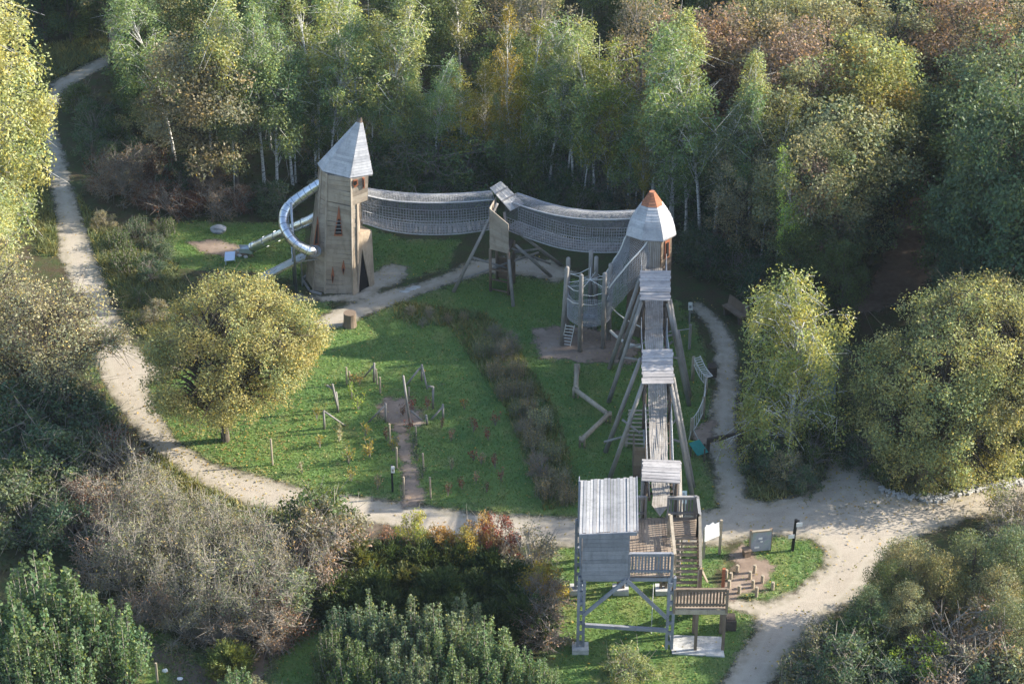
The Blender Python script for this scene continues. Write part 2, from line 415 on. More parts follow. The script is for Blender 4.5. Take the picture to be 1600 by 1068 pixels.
ROUGH = [gpoly([(130, 390), (160, 420), (210, 520), (250, 540), (300, 470), (270, 410), (190, 380), (140, 330), (120, 300)]),
         gpoly([(1360, 765), (1330, 690), (1450, 740), (1600, 690), (1640, 690), (1640, 745), (1540, 761), (1480, 777), (1440, 779)]),
         gpoly([(1170, 775), (1160, 700), (1160, 640), (1300, 660), (1300, 700), (1285, 745), (1250, 770), (1200, 784)]),
         gpoly([(250, 700), (380, 790), (545, 812), (560, 860), (480, 900), (300, 850), (200, 760)]),
         gpoly([(612, 470), (760, 490), (800, 530), (870, 640), (910, 780), (850, 800), (790, 640), (700, 510), (620, 505)]),
         gpoly([(60, 200), (66, 260), (88, 350), (90, 400), (60, 400), (40, 300)]),
         gpoly([(40, 95), (60, 75), (130, 60), (165, 40), (168, 84), (125, 103), (78, 128), (62, 170), (40, 170)])]
TRACK = [gpoly([(1395, 150), (1435, 150), (1445, 260), (1470, 360), (1475, 420), (1420, 470), (1330, 500), (1290, 500), (1360, 440), (1400, 360), (1400, 250)]),
         gpoly([(530, 820), (620, 815), (560, 850), (520, 900), (470, 960), (400, 1090), (340, 1090), (440, 980), (495, 905)]),
         gpoly([(195, 985), (240, 1000), (330, 1040), (380, 1062), (380, 1090), (300, 1090), (260, 1040), (190, 1010)])]
sheet('rough_verge', ROUGH, .004, M['rough'], .3)
sheet('lawn', LAWN, .008, M['lawn'], .25)
sheet('forest_track', TRACK, .012, M['track'], .25)
sheet('path', PATH, .016, M['path'], .18)
sheet('bare_soil', SOIL, .020, M['soilm'], .15)
# chalky stone edging laid along the gravel on the right: low ridge
edge = [(1372, 763), (1385, 768), (1400, 772), (1425, 777), (1450, 780), (1475, 778), (1492, 772), (1520, 767), (1545, 760), (1575, 756), (1610, 748)]
mb = MB(); rk = random.Random(4)
for (x0, y0), (x1, y1) in zip(edge[:-1], edge[1:]):
    a, b = at(x0, y0), at(x1, y1); n = max(3, int((b - a).length / .085))
    for i in range(n):
        for k in range(3):
            p = a.lerp(b, (i + rk.random()) / n); p = p + V((rk.gauss(0, .05), rk.gauss(0, .13), .05))
            mb.box(p, rk.uniform(.06, .15), rk.uniform(.06, .14), rk.uniform(.06, .12), rk.uniform(0, 3))
o = mb.build('stone_kerb', M['concrete'], loc=at(1450, 780)); tag(o, 'pale broken stone edging curving along the right side of the gravel', 'kerb')

# ------------------------------------------------------------------ grass blades and ground cover (uncountable)
def inpoly_pts(polys, n, rng, neg=None, inset=0.0):
    allp = np.vstack(polys); lo, hi = allp.min(0), allp.max(0); out = []
    tot = 0
    while tot < n:
        P = lo + rng.random((n, 2)) * (hi - lo); s = sd_union(P, polys) > inset
        if neg is not None: s &= sd_union(P, neg) < -.05
        out.append(P[s]); tot += s.sum()
        if len(out) > 40: break
    return np.vstack(out)[:n]
def blades(name, P, h, w, mat, color, rng, lean=.5):
    n = len(P); a = rng.random(n) * 6.283; hh = h * rng.uniform(.5, 1.35, n); ww = w * rng.uniform(.6, 1.4, n)
    dx, dy = np.cos(a) * ww, np.sin(a) * ww; lx, ly = rng.normal(0, lean, n) * hh, rng.normal(0, lean, n) * hh
    v = np.empty((n, 3, 3)); v[:, 0] = np.column_stack([P[:, 0] - dx, P[:, 1] - dy, np.full(n, .005)])
    v[:, 1] = np.column_stack([P[:, 0] + dx, P[:, 1] + dy, np.full(n, .005)]); v[:, 2] = np.column_stack([P[:, 0] + lx, P[:, 1] + ly, hh])
    me = mesh_np(name, v.reshape(-1, 3), np.arange(3 * n).reshape(-1, 3), mat)
    o = bpy.data.objects.new(name, me); link(o); o.color = (*color, 1); return o
rg = np.random.default_rng(5)
o = blades('grass', inpoly_pts(LAWN, 130000, rg, PATH + SOIL, .05), .075, .020, M['grass'], (.150, .220, .066), rg, .7); tag(o, 'short green grass of the lawns', 'grass', kind='stuff')
o = blades('rough_grass', inpoly_pts(ROUGH, 26000, rg, PATH, 0), .30, .03, M['grass'], (.21, .205, .09), rg, .5); tag(o, 'long straw coloured grass on the verges', 'grass', kind='stuff')
# ================================================================== slide tower (left)
def polyat(px, z): return [at(x, y, z) for x, y in px]
TB = polyat([(479.5, 437), (490, 453), (508, 458), (551, 459), (559, 457), (573, 440), (550, 424), (500, 424)], 0)
ZT = 6.35
TT = polyat([(500.5, 258), (503.5, 266), (511, 271), (548, 279), (575, 274), (572, 256), (546, 244), (512, 247)], ZT)
tc = sum(TB, V()) / 8
tower = thing('slide_tower', 'tall tan wooden tower with pointed silver spire and tube slides', 'tower', tc)
TSTEP = 4.9 / ZT                                     # the top storey juts out to the right above the net bridge
TM = [TB[i].lerp(TT[i], TSTEP) for i in range(8)]; TM2 = list(TM)
TM[4] = at(557.5, 318, 4.9); TM[5] = at(560, 296, 4.9)
TM2[4] = at(574, 313, 4.9); TM2[5] = at(571, 297, 4.9)
def wallpt(i, u, t):
    j = (i + 1) % 8
    if t < TSTEP: return TB[i].lerp(TB[j], u).lerp(TM[i].lerp(TM[j], u), t / TSTEP)
    return TM2[i].lerp(TM2[j], u).lerp(TT[i].lerp(TT[j], u), (t - TSTEP) / (1 - TSTEP))
mb = MB(); rr = random.Random(3)
for i in range(8):
    lev = 26
    for k in range(lev):
        t0, t1 = (TSTEP * k / 20, TSTEP * (k + .999) / 20) if k < 20 else (TSTEP + (1 - TSTEP) * (k - 19.999) / 6, TSTEP + (1 - TSTEP) * (k - 19) / 6); j0 = rr.uniform(-.006, .012)
        s0 = math.sin(k * .45 + i * 1.3) * .008                  # boards run slightly askew
        lo_, hi_ = (0, TSTEP - 1e-4) if k < 20 else (TSTEP + 1e-4, 1)
        cl = lambda q: min(hi_, max(lo_, q))
        a, b = wallpt(i, 0, cl(t0 - s0)), wallpt(i, 1, cl(t0 + s0)); c, d = wallpt(i, 1, cl(t1 + s0 - .0015)), wallpt(i, 0, cl(t1 - s0 - .0015))
        if (d - a).length < .02 or (c - b).length < .02: continue
        n = (b - a).cross(d - a).normalized(); off = n * (j0 + .012)
        a, b, c, d = a + off, b + off, c + off, d + off
        mb.hexa([a - n * .04, b - n * .04, c - n * .04, d - n * .04, a, b, c, d])
mb.build('wall', M['wood_tan'], tower)
mb = MB()                                                        # corner battens
for i in range(8):
    a, b = (TB[i], TT[i]) if i not in (4, 5) else (TB[i], TM[i]); o_ = (a - tc); o_.z = 0; o_.normalize()
    mb.beam(a + o_ * .03, b + o_ * .03, .09, .05, up=o_)
mb.build('corner_batten', M['wood_tan'], tower)
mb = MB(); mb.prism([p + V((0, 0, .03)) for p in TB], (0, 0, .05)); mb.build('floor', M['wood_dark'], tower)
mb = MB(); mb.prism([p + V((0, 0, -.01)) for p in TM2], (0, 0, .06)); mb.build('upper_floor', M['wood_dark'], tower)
mb = MB()                                                        # base skirt of pale boards
for i in (7, 0, 1):
    a, b = TB[i], TB[(i + 1) % 8]; n = (a + b) / 2 - tc; n.z = 0; n.normalize()
    mb.beam(a + n * .22 + V((0, 0, .04)), b + n * .22 + V((0, 0, .04)), .10, .08)
mb.build('base_sill', M['wood_grey'], tower)
# spire
EV = polyat([(496.5, 255.5), (505, 267.5), (547, 278), (582, 272), (577, 252), (545, 240), (512, 243)], 6.38)
ZA = zat(V((0, (EV[2].y + EV[5].y) / 2, 0)), 183); AP = V((at(564.5, 183, ZA).x, (EV[2].y + EV[5].y) / 2, ZA))
def spire(parent, EV, AP, tipf, nb, m_main, m_tip, tipname='roof_tip'):
    mb = MB(); mt = MB(); n = len(EV)
    for i in range(n):
        a, b = EV[i], EV[(i + 1) % n]
        for k in range(nb):
            t0 = k / nb; t1 = min(.999, (k + .96) / nb)
            p = [a.lerp(AP, t0), b.lerp(AP, t0), b.lerp(AP, t1), a.lerp(AP, t1)]
            nn = (p[1] - p[0]).cross(p[3] - p[0]).normalized()
            lap = nn * rr.uniform(.022, .034)
            (mt if t0 >= 1 - tipf else mb).hexa([p[0], p[1], p[2], p[3], p[0] + lap, p[1] + lap, p[2] + nn * .012, p[3] + nn * .012])
    r = mb.build('roof', m_main, parent); mt.build(tipname, m_tip, parent)
    e = MB(); e.prism([p - V((0, 0, .07)) for p in EV], (0, 0, .045)); e.build('eave_board', M['wood_grey'], r)
spire(tower, EV, AP, .14, 21, M['wood_spire'], M['wood_brown'])
# windows set into the boards
def topx(p):
    q = p - CAMP; dp = q.dot(_f); return 800 + FPX * q.x / dp, 534 - FPX * q.dot(_u) / dp
def wallplane(i, px):
    cx_ = sum(x for x, y in px) / len(px); cy_ = sum(y for x, y in px) / len(px); best = None
    for iu in range(1, 20):
        for it_ in range(1, 60):
            x, y = topx(wallpt(i, iu / 20, it_ / 60)); e = (x - cx_) ** 2 + (y - cy_) ** 2
            if best is None or e < best[0]: best = (e, iu / 20, it_ / 60)
    u, t = best[1], best[2]; p = wallpt(i, u, t)
    n = (wallpt(i, u + .05, t) - wallpt(i, u - .05, t)).cross(wallpt(i, u, t + .01) - wallpt(i, u, t - .01)).normalized(); return p, n
def patch(mb, i, px, out, th=.03, m=0, pl=None):
    p, n = pl
    pts = [onplane(x, y, p + n * out, n) for x, y in px]
    if (pts[1] - pts[0]).cross(pts[2] - pts[1]).dot(n) < 0: pts = pts[::-1]
    mb.prism(pts, n * th, m)
def window(i, frame, hole, frame_mat, bars=0):
    pl_ = wallplane(i, frame); f = MB(); patch(f, i, frame, .03, .05, 0, pl_); w = f.build('window', frame_mat, tower)
    h = MB(); patch(h, i, hole, .06, .03, 0, pl_); h.build('opening', M['dark'], w)
    if bars:
        p, n = pl_
        ys = [y for x, y in hole]; xs = [x for x, y in hole]
        for k in range(bars):
            y = min(ys) + (max(ys) - min(ys)) * (k + .7) / (bars + .2)
            b = MB(); b.beam(onplane(min(xs) + .5, y, p + n * .11, n), onplane(max(xs) - .5, y, p + n * .11, n), .03); b.build('bar', M['wood_grey'], w)
window(2, [(529.8, 321), (522.3, 368), (535.2, 368)], [(528.4, 342), (531.2, 342), (534.2, 365.5), (523.8, 365.5)], M['wood_red'], 4)
window(2, [(520, 416), (517.6, 430), (520, 443), (522.4, 430)], [(520, 428), (519, 433), (520, 441), (521.2, 433)], M['wood_red'])
window(2, [(536.7, 406), (534, 418), (536.7, 429), (539.4, 418)], [(536.7, 417), (535.6, 421), (536.7, 427), (538, 421)], M['wood_red'])
window(0, [(497.5, 338), (491, 384), (497.5, 382)], [(496.6, 350), (492.2, 382), (496.6, 380)], M['wood_red'])
window(3, [(552, 281), (558, 280), (559, 288), (554, 293), (550.5, 288)], [(553, 283), (557, 282), (557.5, 287), (554, 290), (552, 287)], M['wood_red'])
window(3, [(566, 277), (569, 277), (569.5, 293), (566.8, 294)], [(566.8, 280), (568.2, 280), (568.6, 291), (567.4, 292)], M['wood_red'])
# entrance porch with its pointed doorway
pa, pb = at(559.5, 458), at(584.5, 445); pn = (pb - pa).cross(V((0, 0, 1))).normalized()
if pn.y > 0: pn = -pn
def porch(px): return onplane(px[0], px[1], pa, pn)
back = -pn * .045
mb = MB()
TLp, TRp, AX = porch((553, 369)), porch((580, 361)), porch((565.8, 388)); D0, D1 = porch((560.5, 457)), porch((578, 449)); BL, BR = porch((552, 461)), porch((584.5, 445))
for p in (D0, D1, BL, BR): p.z = 0
for poly in ([BL, D0, AX, TLp], [D1, BR, TRp], [AX, D1, TRp], [AX, TRp, TLp]): mb.prism(poly, back)
dz = -pn * 1.0
mb.slab(BR + back, BR + dz, TRp + dz, TRp + back, .08)
mb.slab(TLp + back, TRp + back, TRp + dz, TLp + dz, .06)
mb.build('porch', M['wood_dappled'], tower)
mb = MB(); q = -pn * .06; mb.prism([D0 + q, D1 + q, AX + q], back * .5); mb.build('doorway', M['dark'], tower)  # black panel behind the hole paints the porch's shaded inside

# ================================================================== slides
def flanged(path, r, every, parent, name='tube'):
    mb = MB(); mb.tube(path, r, 18, cap=False)
    o = mb.build(name, M['steel'], parent, smooth=True)
    acc = 0.0
    for a, b in zip(path[:-1], path[1:]):
        acc += (b - a).length
        if acc >= every:
            acc = 0.0; d = (b - a).normalized() * .018; fl = MB(); fl.tube([b - d, b + d], r * 1.07, 18); fl.build('flange', M['steel_dark'], o)
    return o
PEND = wallplane(1, [(492, 391)])[0]
sA = catmull([at(512, 277, 5.75), at(504, 283.5, 5.45), at(490, 293, 5.15), at(474, 304, 4.8), at(457, 316.5, 4.45), at(445.5, 331, 4.1), at(443.5, 349, 3.7), at(451, 367, 3.35), at(463, 381, 3.0), at(479, 390, 2.72), at(487, 391.5, 2.6), PEND], 7)
sl = thing('curved_tube_slide', 'steel tube slide that bends in a wide loop beside the tall tower', 'slide', at(466, 440))
flanged(sA, .25, .30, sl)
for base, top, r in (((463.5, 459), 317, .06), ((459.5, 446), 385, .035)):
    b = at(*base); z = zat(b, top); mb = MB(); mb.tube([b, V((b.x, b.y, z))], r, 10); mb.build('support_post', M['steel_dark'], sl, True)
mb = MB(); b = at(463.5, 459); mb.beam(V((b.x, b.y, 1.75)), wallpt(1, .2, .27), .05); mb.build('bracket', M['steel_dark'], sl)
sB = catmull([at(500, 335, 3.5), at(482, 345, 3.1), at(460, 355, 2.55), at(436, 367, 1.9), at(415, 377, 1.2), at(402, 383, .75), at(394, 386, .55)], 6)
sl = thing('straight_tube_slide', 'straight steel tube slide ending in an open chute at the sand', 'slide', at(420, 410))
flanged(sB, .25, .95, sl)
mb = MB(); e = sB[-1]; f = at(374, 391, .16); mb.slab(e + V((0, -.22, -.24)), f + V((0, -.2, 0)), f + V((0, .2, 0)), e + V((0, .22, -.24)), .03)
for s_ in (-1, 1): mb.beam(e + V((0, .22 * s_, -.12)), f + V((0, .2 * s_, .10)), .03, .2)
mb.build('outlet_chute', M['steel_skylit'], sl)
sl = thing('open_chute_slide', 'wide flat steel chute slide running down behind the round yellow tree', 'slide', at(430, 450))
c0, c1 = at(478, 399, 1.75), at(404, 437, .25); w = (c1 - c0).cross(V((0, 0, 1))).normalized() * .42
if w.y > 0: w = -w
mb = MB(); N = 6
for k in range(N):
    a, b = c0.lerp(c1, k / N), c0.lerp(c1, (k + .985) / N); mb.slab(a + w, b + w, b - w, a - w, .025)
mb.build('chute_bed', M['steel_skylit'], sl)
for s_ in (-1, 1):
    mb = MB(); mb.beam(c0 + w * s_ + V((0, 0, .02)), c1 + w * s_ + V((0, 0, .02)), .04, .10); mb.build('side_rail', M['steel'], sl)
mb = MB(); e = at(470, 402, 1.6); mb.tube([V((e.x, e.y, 0)), e], .04, 8); mb.build('support_post', M['steel_dark'], sl)
b = at(360, 412); mb = MB(); mb.slab(b + V((-.25, -.2, .25)), b + V((.25, -.2, .3)), b + V((.25, .25, .55)), b + V((-.25, .25, .5)), .04)
for dx, dy in ((-.2, -.15), (.2, .2)): mb.tube([b + V((dx, dy, 0)), b + V((dx, dy, .35))], .03, 8)
o = mb.build('slide_outlet', M['steel_skylit'], loc=b); tag(o, 'small steel plate on legs behind the round yellow tree top', 'slide')

# ================================================================== net tunnels
def netobj(name, verts, quads, th, mat, parent):
    me = mesh_np(name, verts, quads, mat)
    o = bpy.data.objects.new(name, me); link(o, parent)
    o.location = V((0, 0, 0))
    md = o.modifiers.new('mesh', 'WIREFRAME'); md.thickness = th; md.use_replace = True; md.use_even_offset = False; md.use_boundary = True
    return o
def net_tunnel(label, floor, tops, half, split=.45, cell=.135, fine=.075, root=None, coarse=True, closed=True):
    """floor: points under the walkway; tops: height of the tunnel at each point"""
    P = catmull(floor, 10); H = np.interp(np.linspace(0, 1, len(P)), np.linspace(0, 1, len(tops)), tops)
    # resample evenly
    L = [0.0]
    for a, b in zip(P[:-1], P[1:]): L.append(L[-1] + (b - a).length)
    Ln = L[-1]; org = P[0].copy(); org.z = 0
    t = thing('net_tunnel', label, 'net bridge', org)
    Pn = np.array([list(p) for p in P]); L = np.array(L)
    def sample(n):
        s = np.linspace(0, Ln, n); c = np.column_stack([np.interp(s, L, Pn[:, k]) for k in range(3)]); h = np.interp(s, L, H)
        d = np.gradient(c, axis=0); d[:, 2] = 0; d /= np.linalg.norm(d, axis=1)[:, None]; side = np.column_stack([d[:, 1], -d[:, 0], np.zeros(n)])
        return c, h, side
    def skin(prof, n, nm, th, mat):
        c, h, side = sample(n); k = len(prof)
        v = c[:, None, :] + side[:, None, :] * (prof[:, 0] * half)[None, :, None] + np.array([0, 0, 1])[None, None, :] * (h[:, None] * prof[None, :, 1])[:, :, None]
        idx = np.arange(n * k).reshape(n, k); q = np.stack([idx[:-1, :-1], idx[:-1, 1:], idx[1:, 1:], idx[1:, :-1]], -1).reshape(-1, 4)
        v = v.reshape(-1, 3) - np.array(org); v += np.random.default_rng(2).normal(0, .006, v.shape)
        return netobj(nm, v, q, th, mat, t)
    hm = float(np.mean(tops))
    def outline(m):                     # from near top round the floor to far top
        x = np.concatenate([np.full(m, 1.0), np.linspace(1, -1, m), np.full(m, -1.0)]); z = np.concatenate([np.linspace(1, 0, m), np.zeros(m), np.linspace(0, 1, m)])
        return x, z
    nf = max(3, int(2 * half / cell)); ns = max(3, int(split * hm / cell))
    lo = np.array([(1.0 + .10 * math.sin(math.pi * (1 - k / ns) * split), split * (1 - k / ns)) for k in range(ns)] + [(1 - 2 * k / nf, 0.0) for k in range(nf + 1)] + [(-1 - .10 * math.sin(math.pi * (k + 1) / ns * split), split * (k + 1) / ns) for k in range(ns)])
    if coarse: skin(lo, int(Ln / cell) + 1, 'coarse_net', .036, M['rope'])
    nu = max(3, int((1 - (split if coarse else 0)) * hm / fine)); s0 = split if coarse else 0.0
    for sg in (1, -1):
        up = np.array([(sg * (1.0 + .10 * math.sin(math.pi * (s0 + (1 - s0) * k / nu)) - .12 * (k / nu) ** 3), s0 + (1 - s0) * k / nu) for k in range(nu + 1)])
        skin(up, int(Ln / fine) + 1, 'fine_net', .018 if coarse else .030, M['net_fine'] if coarse else M['rope'])
    if closed:
        nt = max(3, int(2 * half * .88 / fine)); tp = np.array([(.88 - 1.76 * k / nt, 1.0 + .05 * math.sin(math.pi * k / nt)) for k in range(nt + 1)])
        skin(tp, int(Ln / fine) + 1, 'roof_net', .020, M['rope'])
    c, h, side = sample(40); rp = MB()
    for sg in (1, -1):
        rp.tube([V(c[i] + side[i] * half * .9 * sg + np.array([0, 0, h[i]])) for i in range(40)], .035, 6)
        if coarse: rp.tube([V(c[i] + side[i] * half * 1.0 * sg) for i in range(40)], .03, 6)
    rp.build('edge_rope', M['rope_white'] if not coarse else M['rope'], t)
    if coarse:
        fl = MB()
        c, h, side = sample(int(Ln / .22))
        for i in range(len(c)): fl.box(V(c[i]) + V((0, 0, .03)), .17, half * 1.7, .03, math.atan2(side[i][1], side[i][0]) - math.pi / 2)
        fl.build('floor_slat', M['wood_grey'], t)
    return t
net_tunnel('long drooping net bridge from the tall spire tower to the shed-roofed middle tower', [at(563, 341, 3.35), at(600, 351, 2.85), at(650, 358, 2.6), at(710, 358, 2.6), at(770, 350, 2.75)], [1.5, 1.62, 1.7, 1.7, 1.55], .48)
net_tunnel('drooping net bridge from the middle tower to the orange-tipped tower', [at(800, 352, 2.75), at(845, 369, 2.7), at(890, 382, 2.8), at(940, 387, 3.15), at(1000, 385, 3.7)], [1.55, 1.6, 1.7, 1.72, 1.7], .50)
net_tunnel('steep fine net tube dropping from the orange-tipped tower to the post ring', [at(1002, 402, 3.9), at(985, 430, 3.3), at(965, 458, 2.5), at(946, 482, 1.75)], [1.45, 1.5, 1.5, 1.4], .62, coarse=False, fine=.085)

# ================================================================== middle tower
mt = thing('net_bridge_tower', 'small stilted board cabin with a tilted shed roof between two net bridges', 'tower', at(785, 452))
b0 = at(768, 455); b1 = at(795, 461); dep = V((.25, 1.15, 0))
cab = [b0 + V((-.05, 0, 0)), b1, b1 + dep, b0 + dep]
z0, z1l, z1r = 2.35, 4.55, 3.9
mb = MB()
def up(p, z): return V((p.x, p.y, z))
mb.planks(up(cab[0], z0), up(cab[1], z0 - .05), up(cab[1], z1r), up(cab[0], z1l), 13, .03)
mb.planks(up(cab[3], z0), up(cab[0], z0), up(cab[0], z1l), up(cab[3], z1l), 13, .03)
mb.build('cabin_wall', M['wood_tan'], mt)
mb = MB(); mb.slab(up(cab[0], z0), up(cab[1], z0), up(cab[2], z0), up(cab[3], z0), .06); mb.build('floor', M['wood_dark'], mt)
zr1, zr2 = 5.05, 4.05
rA, rB, rC, rD = at(764.5, 294, zr1), at(782, 283.5, zr1 + .02), at(818.5, 319, zr2), at(797, 330, zr2)
mb = MB(); mb.planks(rA, rD, rC, rB, 5, .04, .012, .012); r = mb.build('roof', M['wood_roof'], mt)
mb = MB()
for t_ in (.3, .62): a, b = rA.lerp(rD, t_), rB.lerp(rC, t_); mb.beam(a + V((.0, 0, .07)), b + V((0, 0, .07)), .07, .05)
mb.build('batten', M['wood_grey'], r)
for fx, fy, tx, ty, tz in ((708.5, 456, 777, 318, 4.5), (802, 479, 788, 331, 3.95), (861, 432, 806, 383, 2.5), (878, 415, 812, 365, 2.9)):
    mb = MB(); a = at(fx, fy); mb.tube([a, at(tx, ty, tz)], [.09, .07], 9); mb.build('leg', M['wood_pole'], mt, True)
for a, b in ((at(709, 440, .55), at(842, 394, 1.6)), (at(735, 401, 1.6), at(796, 420, 1.0)), (at(800, 395, 1.7), at(845, 388, 1.9)), (at(800, 388, 2.0), at(860, 412, .7))):
    mb = MB(); mb.tube([a, b], .055, 8); mb.build('brace', M['wood_pole'], mt, True)
for p in cab: mb = MB(); mb.tube([V((p.x, p.y, 0)), up(p, z0)], .07, 8); mb.build('post', M['wood_brown'], mt, True)
mb = MB()                                                         # climbing shaft below the cabin
mb.planks(up(cab[1], .1), up(cab[2], .1), up(cab[2], 1.9), up(cab[1], 1.9), 9, .03)
mb.planks(up(cab[2], .1), up(cab[3], .1), up(cab[3], 1.3), up(cab[2], 1.3), 6, .03)
for k in range(3): mb.beam(up(cab[0], .15 + k * .55) , up(cab[1], .15 + k * .55), .06)
mb.build('climbing_shaft', M['wood_brown'], mt)

# ================================================================== orange-tipped tower
g0 = at(1019, 529)
ot = thing('orange_tipped_tower', 'wooden tower with silver eight-sided roof and orange tip', 'tower', at(1024, 515))
ZE = zat(g0, 375)
EV2 = polyat([(978.5, 367), (1003.5, 375), (1036, 376.5), (1056, 366), (1053, 350), (1036, 340), (1004, 340), (983, 350)], ZE)
AP2 = V(((EV2[1].x + EV2[2].x) / 2 - .02, (EV2[1].y + EV2[5].y) / 2 + .1, 0)); AP2.z = zat(AP2, 293)
TOPF = .88
mb = MB(); mt_ = MB(); nb = 19
for i in range(8):
    a, b = EV2[i], EV2[(i + 1) % 8]
    for k in range(nb):
        t0 = k / nb; t1 = (k + .96) / nb
        if t0 > TOPF: continue
        # bulged profile: flatter skirt, steeper crown
        def prof(t): return t if t < .001 else t
        p = [a.lerp(AP2, t0), b.lerp(AP2, t0), b.lerp(AP2, t1), a.lerp(AP2, t1)]
        nn = (p[1] - p[0]).cross(p[3] - p[0]).normalized(); bul = nn * (.42 * math.sin(math.pi * min(1, t0 / TOPF)) * .55); bul2 = nn * (.42 * math.sin(math.pi * min(1, t1 / TOPF)) * .55)
        c_ = AP2.copy()
        def bulge(q, t):
            h = V((q.x - c_.x, q.y - c_.y, 0)); return q + h * (.15 * math.sin(math.pi * min(1, t / TOPF)))
        p = [bulge(p[0], t0), bulge(p[1], t0), bulge(p[2], t1), bulge(p[3], t1)]
        nn = (p[1] - p[0]).cross(p[3] - p[0]).normalized(); lap = nn * rr.uniform(.02, .032)
        (mt_ if t0 > .61 else mb).hexa(p + [p[0] + lap, p[1] + lap, p[2] + nn * .012, p[3] + nn * .012])
tp = [AP2.lerp(EV2[i], 1 - TOPF) for i in range(8)]; mt_.prism(tp, (0, 0, .06))
r = mb.build('roof', M['wood_spire'], ot); mt_.build('roof_tip', M['wood_tip'], ot)
e = MB(); e.prism([p - V((0, 0, .06)) for p in EV2], (0, 0, .045)); e.build('eave_board', M['wood_grey'], r)
ctr = sum(EV2, V()) / 8; mb = MB(); dk = MB(); W8 = []
for p in EV2:
    q = ctr.lerp(p, .80); W8.append(q)
for i in range(8):
    a, b = W8[i], W8[(i + 1) % 8]
    bt = [V((ctr.x + (p.x - ctr.x) * 1.12, ctr.y + (p.y - ctr.y) * 1.12, 0)) for p in (a, b)]
    mb.planks(bt[0], bt[1], b + V((0, 0, -.08)), a + V((0, 0, -.08)), 26, .035, .012, .015)
mb.build('wall', M['wood_brown'], ot)
mb = MB(); a, b = W8[2], W8[3]; n = (b - a).cross(V((0, 0, 1))).normalized(); 
mb.slab(a.lerp(b, .3) + n * .09 + V((0, 0, -1.1)), a.lerp(b, .75) + n * .09 + V((0, 0, -1.1)), a.lerp(b, .75) + n * .06 + V((0, 0, -.2)), a.lerp(b, .3) + n * .06 + V((0, 0, -.2)), .03)
w = mb.build('window', M['wood_red'], ot)
mb = MB(); mb.slab(a.lerp(b, .42) + n * .14 + V((0, 0, -1.0)), a.lerp(b, .6) + n * .14 + V((0, 0, -1.0)), a.lerp(b, .6) + n * .11 + V((0, 0, -.3)), a.lerp(b, .42) + n * .11 + V((0, 0, -.3)), .03); mb.build('opening', M['dark'], w)
mb = MB(); a, b = W8[1] + V((0, -.12, 0)), W8[2] + V((0, -.12, 0))
mb.planks(V((a.x, a.y, 3.75)), V((a.x, a.y, ZE - .1)), V((b.x, b.y, ZE - .1)), V((b.x, b.y, 3.75)), 9, .03, .02, .02); mb.build('front_door', M['wood_walk'], ot)

# ================================================================== ring of posts with the net basket
ring = thing('post_ring_climber', 'ring of tall round posts holding a hanging net basket', 'climbing frame', at(917, 532))
tops = [((878, 539), 416.5), ((906, 549), 428.5), ((942, 544), 426), ((951, 531), 411.5), ((945, 516), 407), ((921, 511), 391), ((929, 514), 400.5), ((886, 522), 402)]
order = [0, 1, 2, 3, 4, 6, 5, 7]; RP = []
for k in order:
    (bx, by), ty = tops[k]; b = at(bx, by); z = zat(b, ty); t_ = V((b.x + (at(885 if k == 0 else bx, by).x - b.x) * .9, b.y, z)); RP.append((b, t_))
    if k == 4: continue
    mb = MB(); mb.tube([b, t_ - V((0, 0, .05)), t_], [.115, .10, .06], 10); mb.build('post', M['wood_pole'], ring, True)
cx = sum((b for b, t_ in RP), V()) / len(RP); RR = 1.05
def cyl_net(r0, r1, za, zb, nu, nv, th, nm, mat, sag=.0):
    v = []; 
    for j in range(nv + 1):
        t_ = j / nv
        for i in range(nu):
            a = 2 * math.pi * i / nu; r = r0 + (r1 - r0) * t_
            v.append((cx.x + math.cos(a) * r - ring.location.x, cx.y + math.sin(a) * r - ring.location.y, za + (zb - za) * t_ + sag * t_ * math.cos(4 * a)))
    idx = np.arange(nu * (nv + 1)).reshape(nv + 1, nu); nx = np.roll(idx, -1, 1)
    q = np.stack([idx[:-1], nx[:-1], nx[1:], idx[1:]], -1).reshape(-1, 4); return netobj(nm, np.array(v), q, th, mat, ring)
cyl_net(1.0, 1.05, 1.25, 2.6, 72, 16, .030, 'basket_net', M['rope'], .12)
cyl_net(.05, 1.0, 1.22, 1.25, 40, 10, .03, 'basket_floor', M['rope'])
rp = MB()
n_ = len(RP)
for i in range(n_):
    a, b = RP[i], RP[(i + 1) % n_]
    for f in (.62, .74 if i % 2 else .78):
        p, q = a[0].lerp(a[1], f), b[0].lerp(b[1], f); rp.tube([p, p.lerp(q, .5) - V((0, 0, .12)), q], .018, 5)
    rp.tube([a[0].lerp(a[1], .8), V((cx.x, cx.y, 3.15))], .018, 5)
rp.build('rope', M['rope_white'], ring)
rp = MB(); a0, a1 = at(891, 507, 1.25), at(884, 540); sd = V((.2, -.05, 0))
for s_ in (-1, 1): rp.tube([a0 + sd * s_, a1 + sd * s_], .02, 5)
for k in range(7): p = a0.lerp(a1, (k + .5) / 7); rp.tube([p - sd, p + sd], .022, 5)
rp.build('rope_ladder', M['rope_white'], ring)
mb = MB(); pts = catmull([at(953, 478, 2.0), at(975, 497, 1.6), at(1004, 512, 1.5)], 6); mb.tube(pts, .025, 6)
pts2 = catmull([at(953, 516, .75), at(968, 529, .5), at(985, 538, .45), at(1003, 542, .6)], 6); mb.tube(pts2, .07, 7)
o = mb.build('rope_crossing', M['rope_white'], loc=at(978, 545)); tag(o, 'sagging rope and log crossing between the post ring and the plank walkway', 'rope bridge')

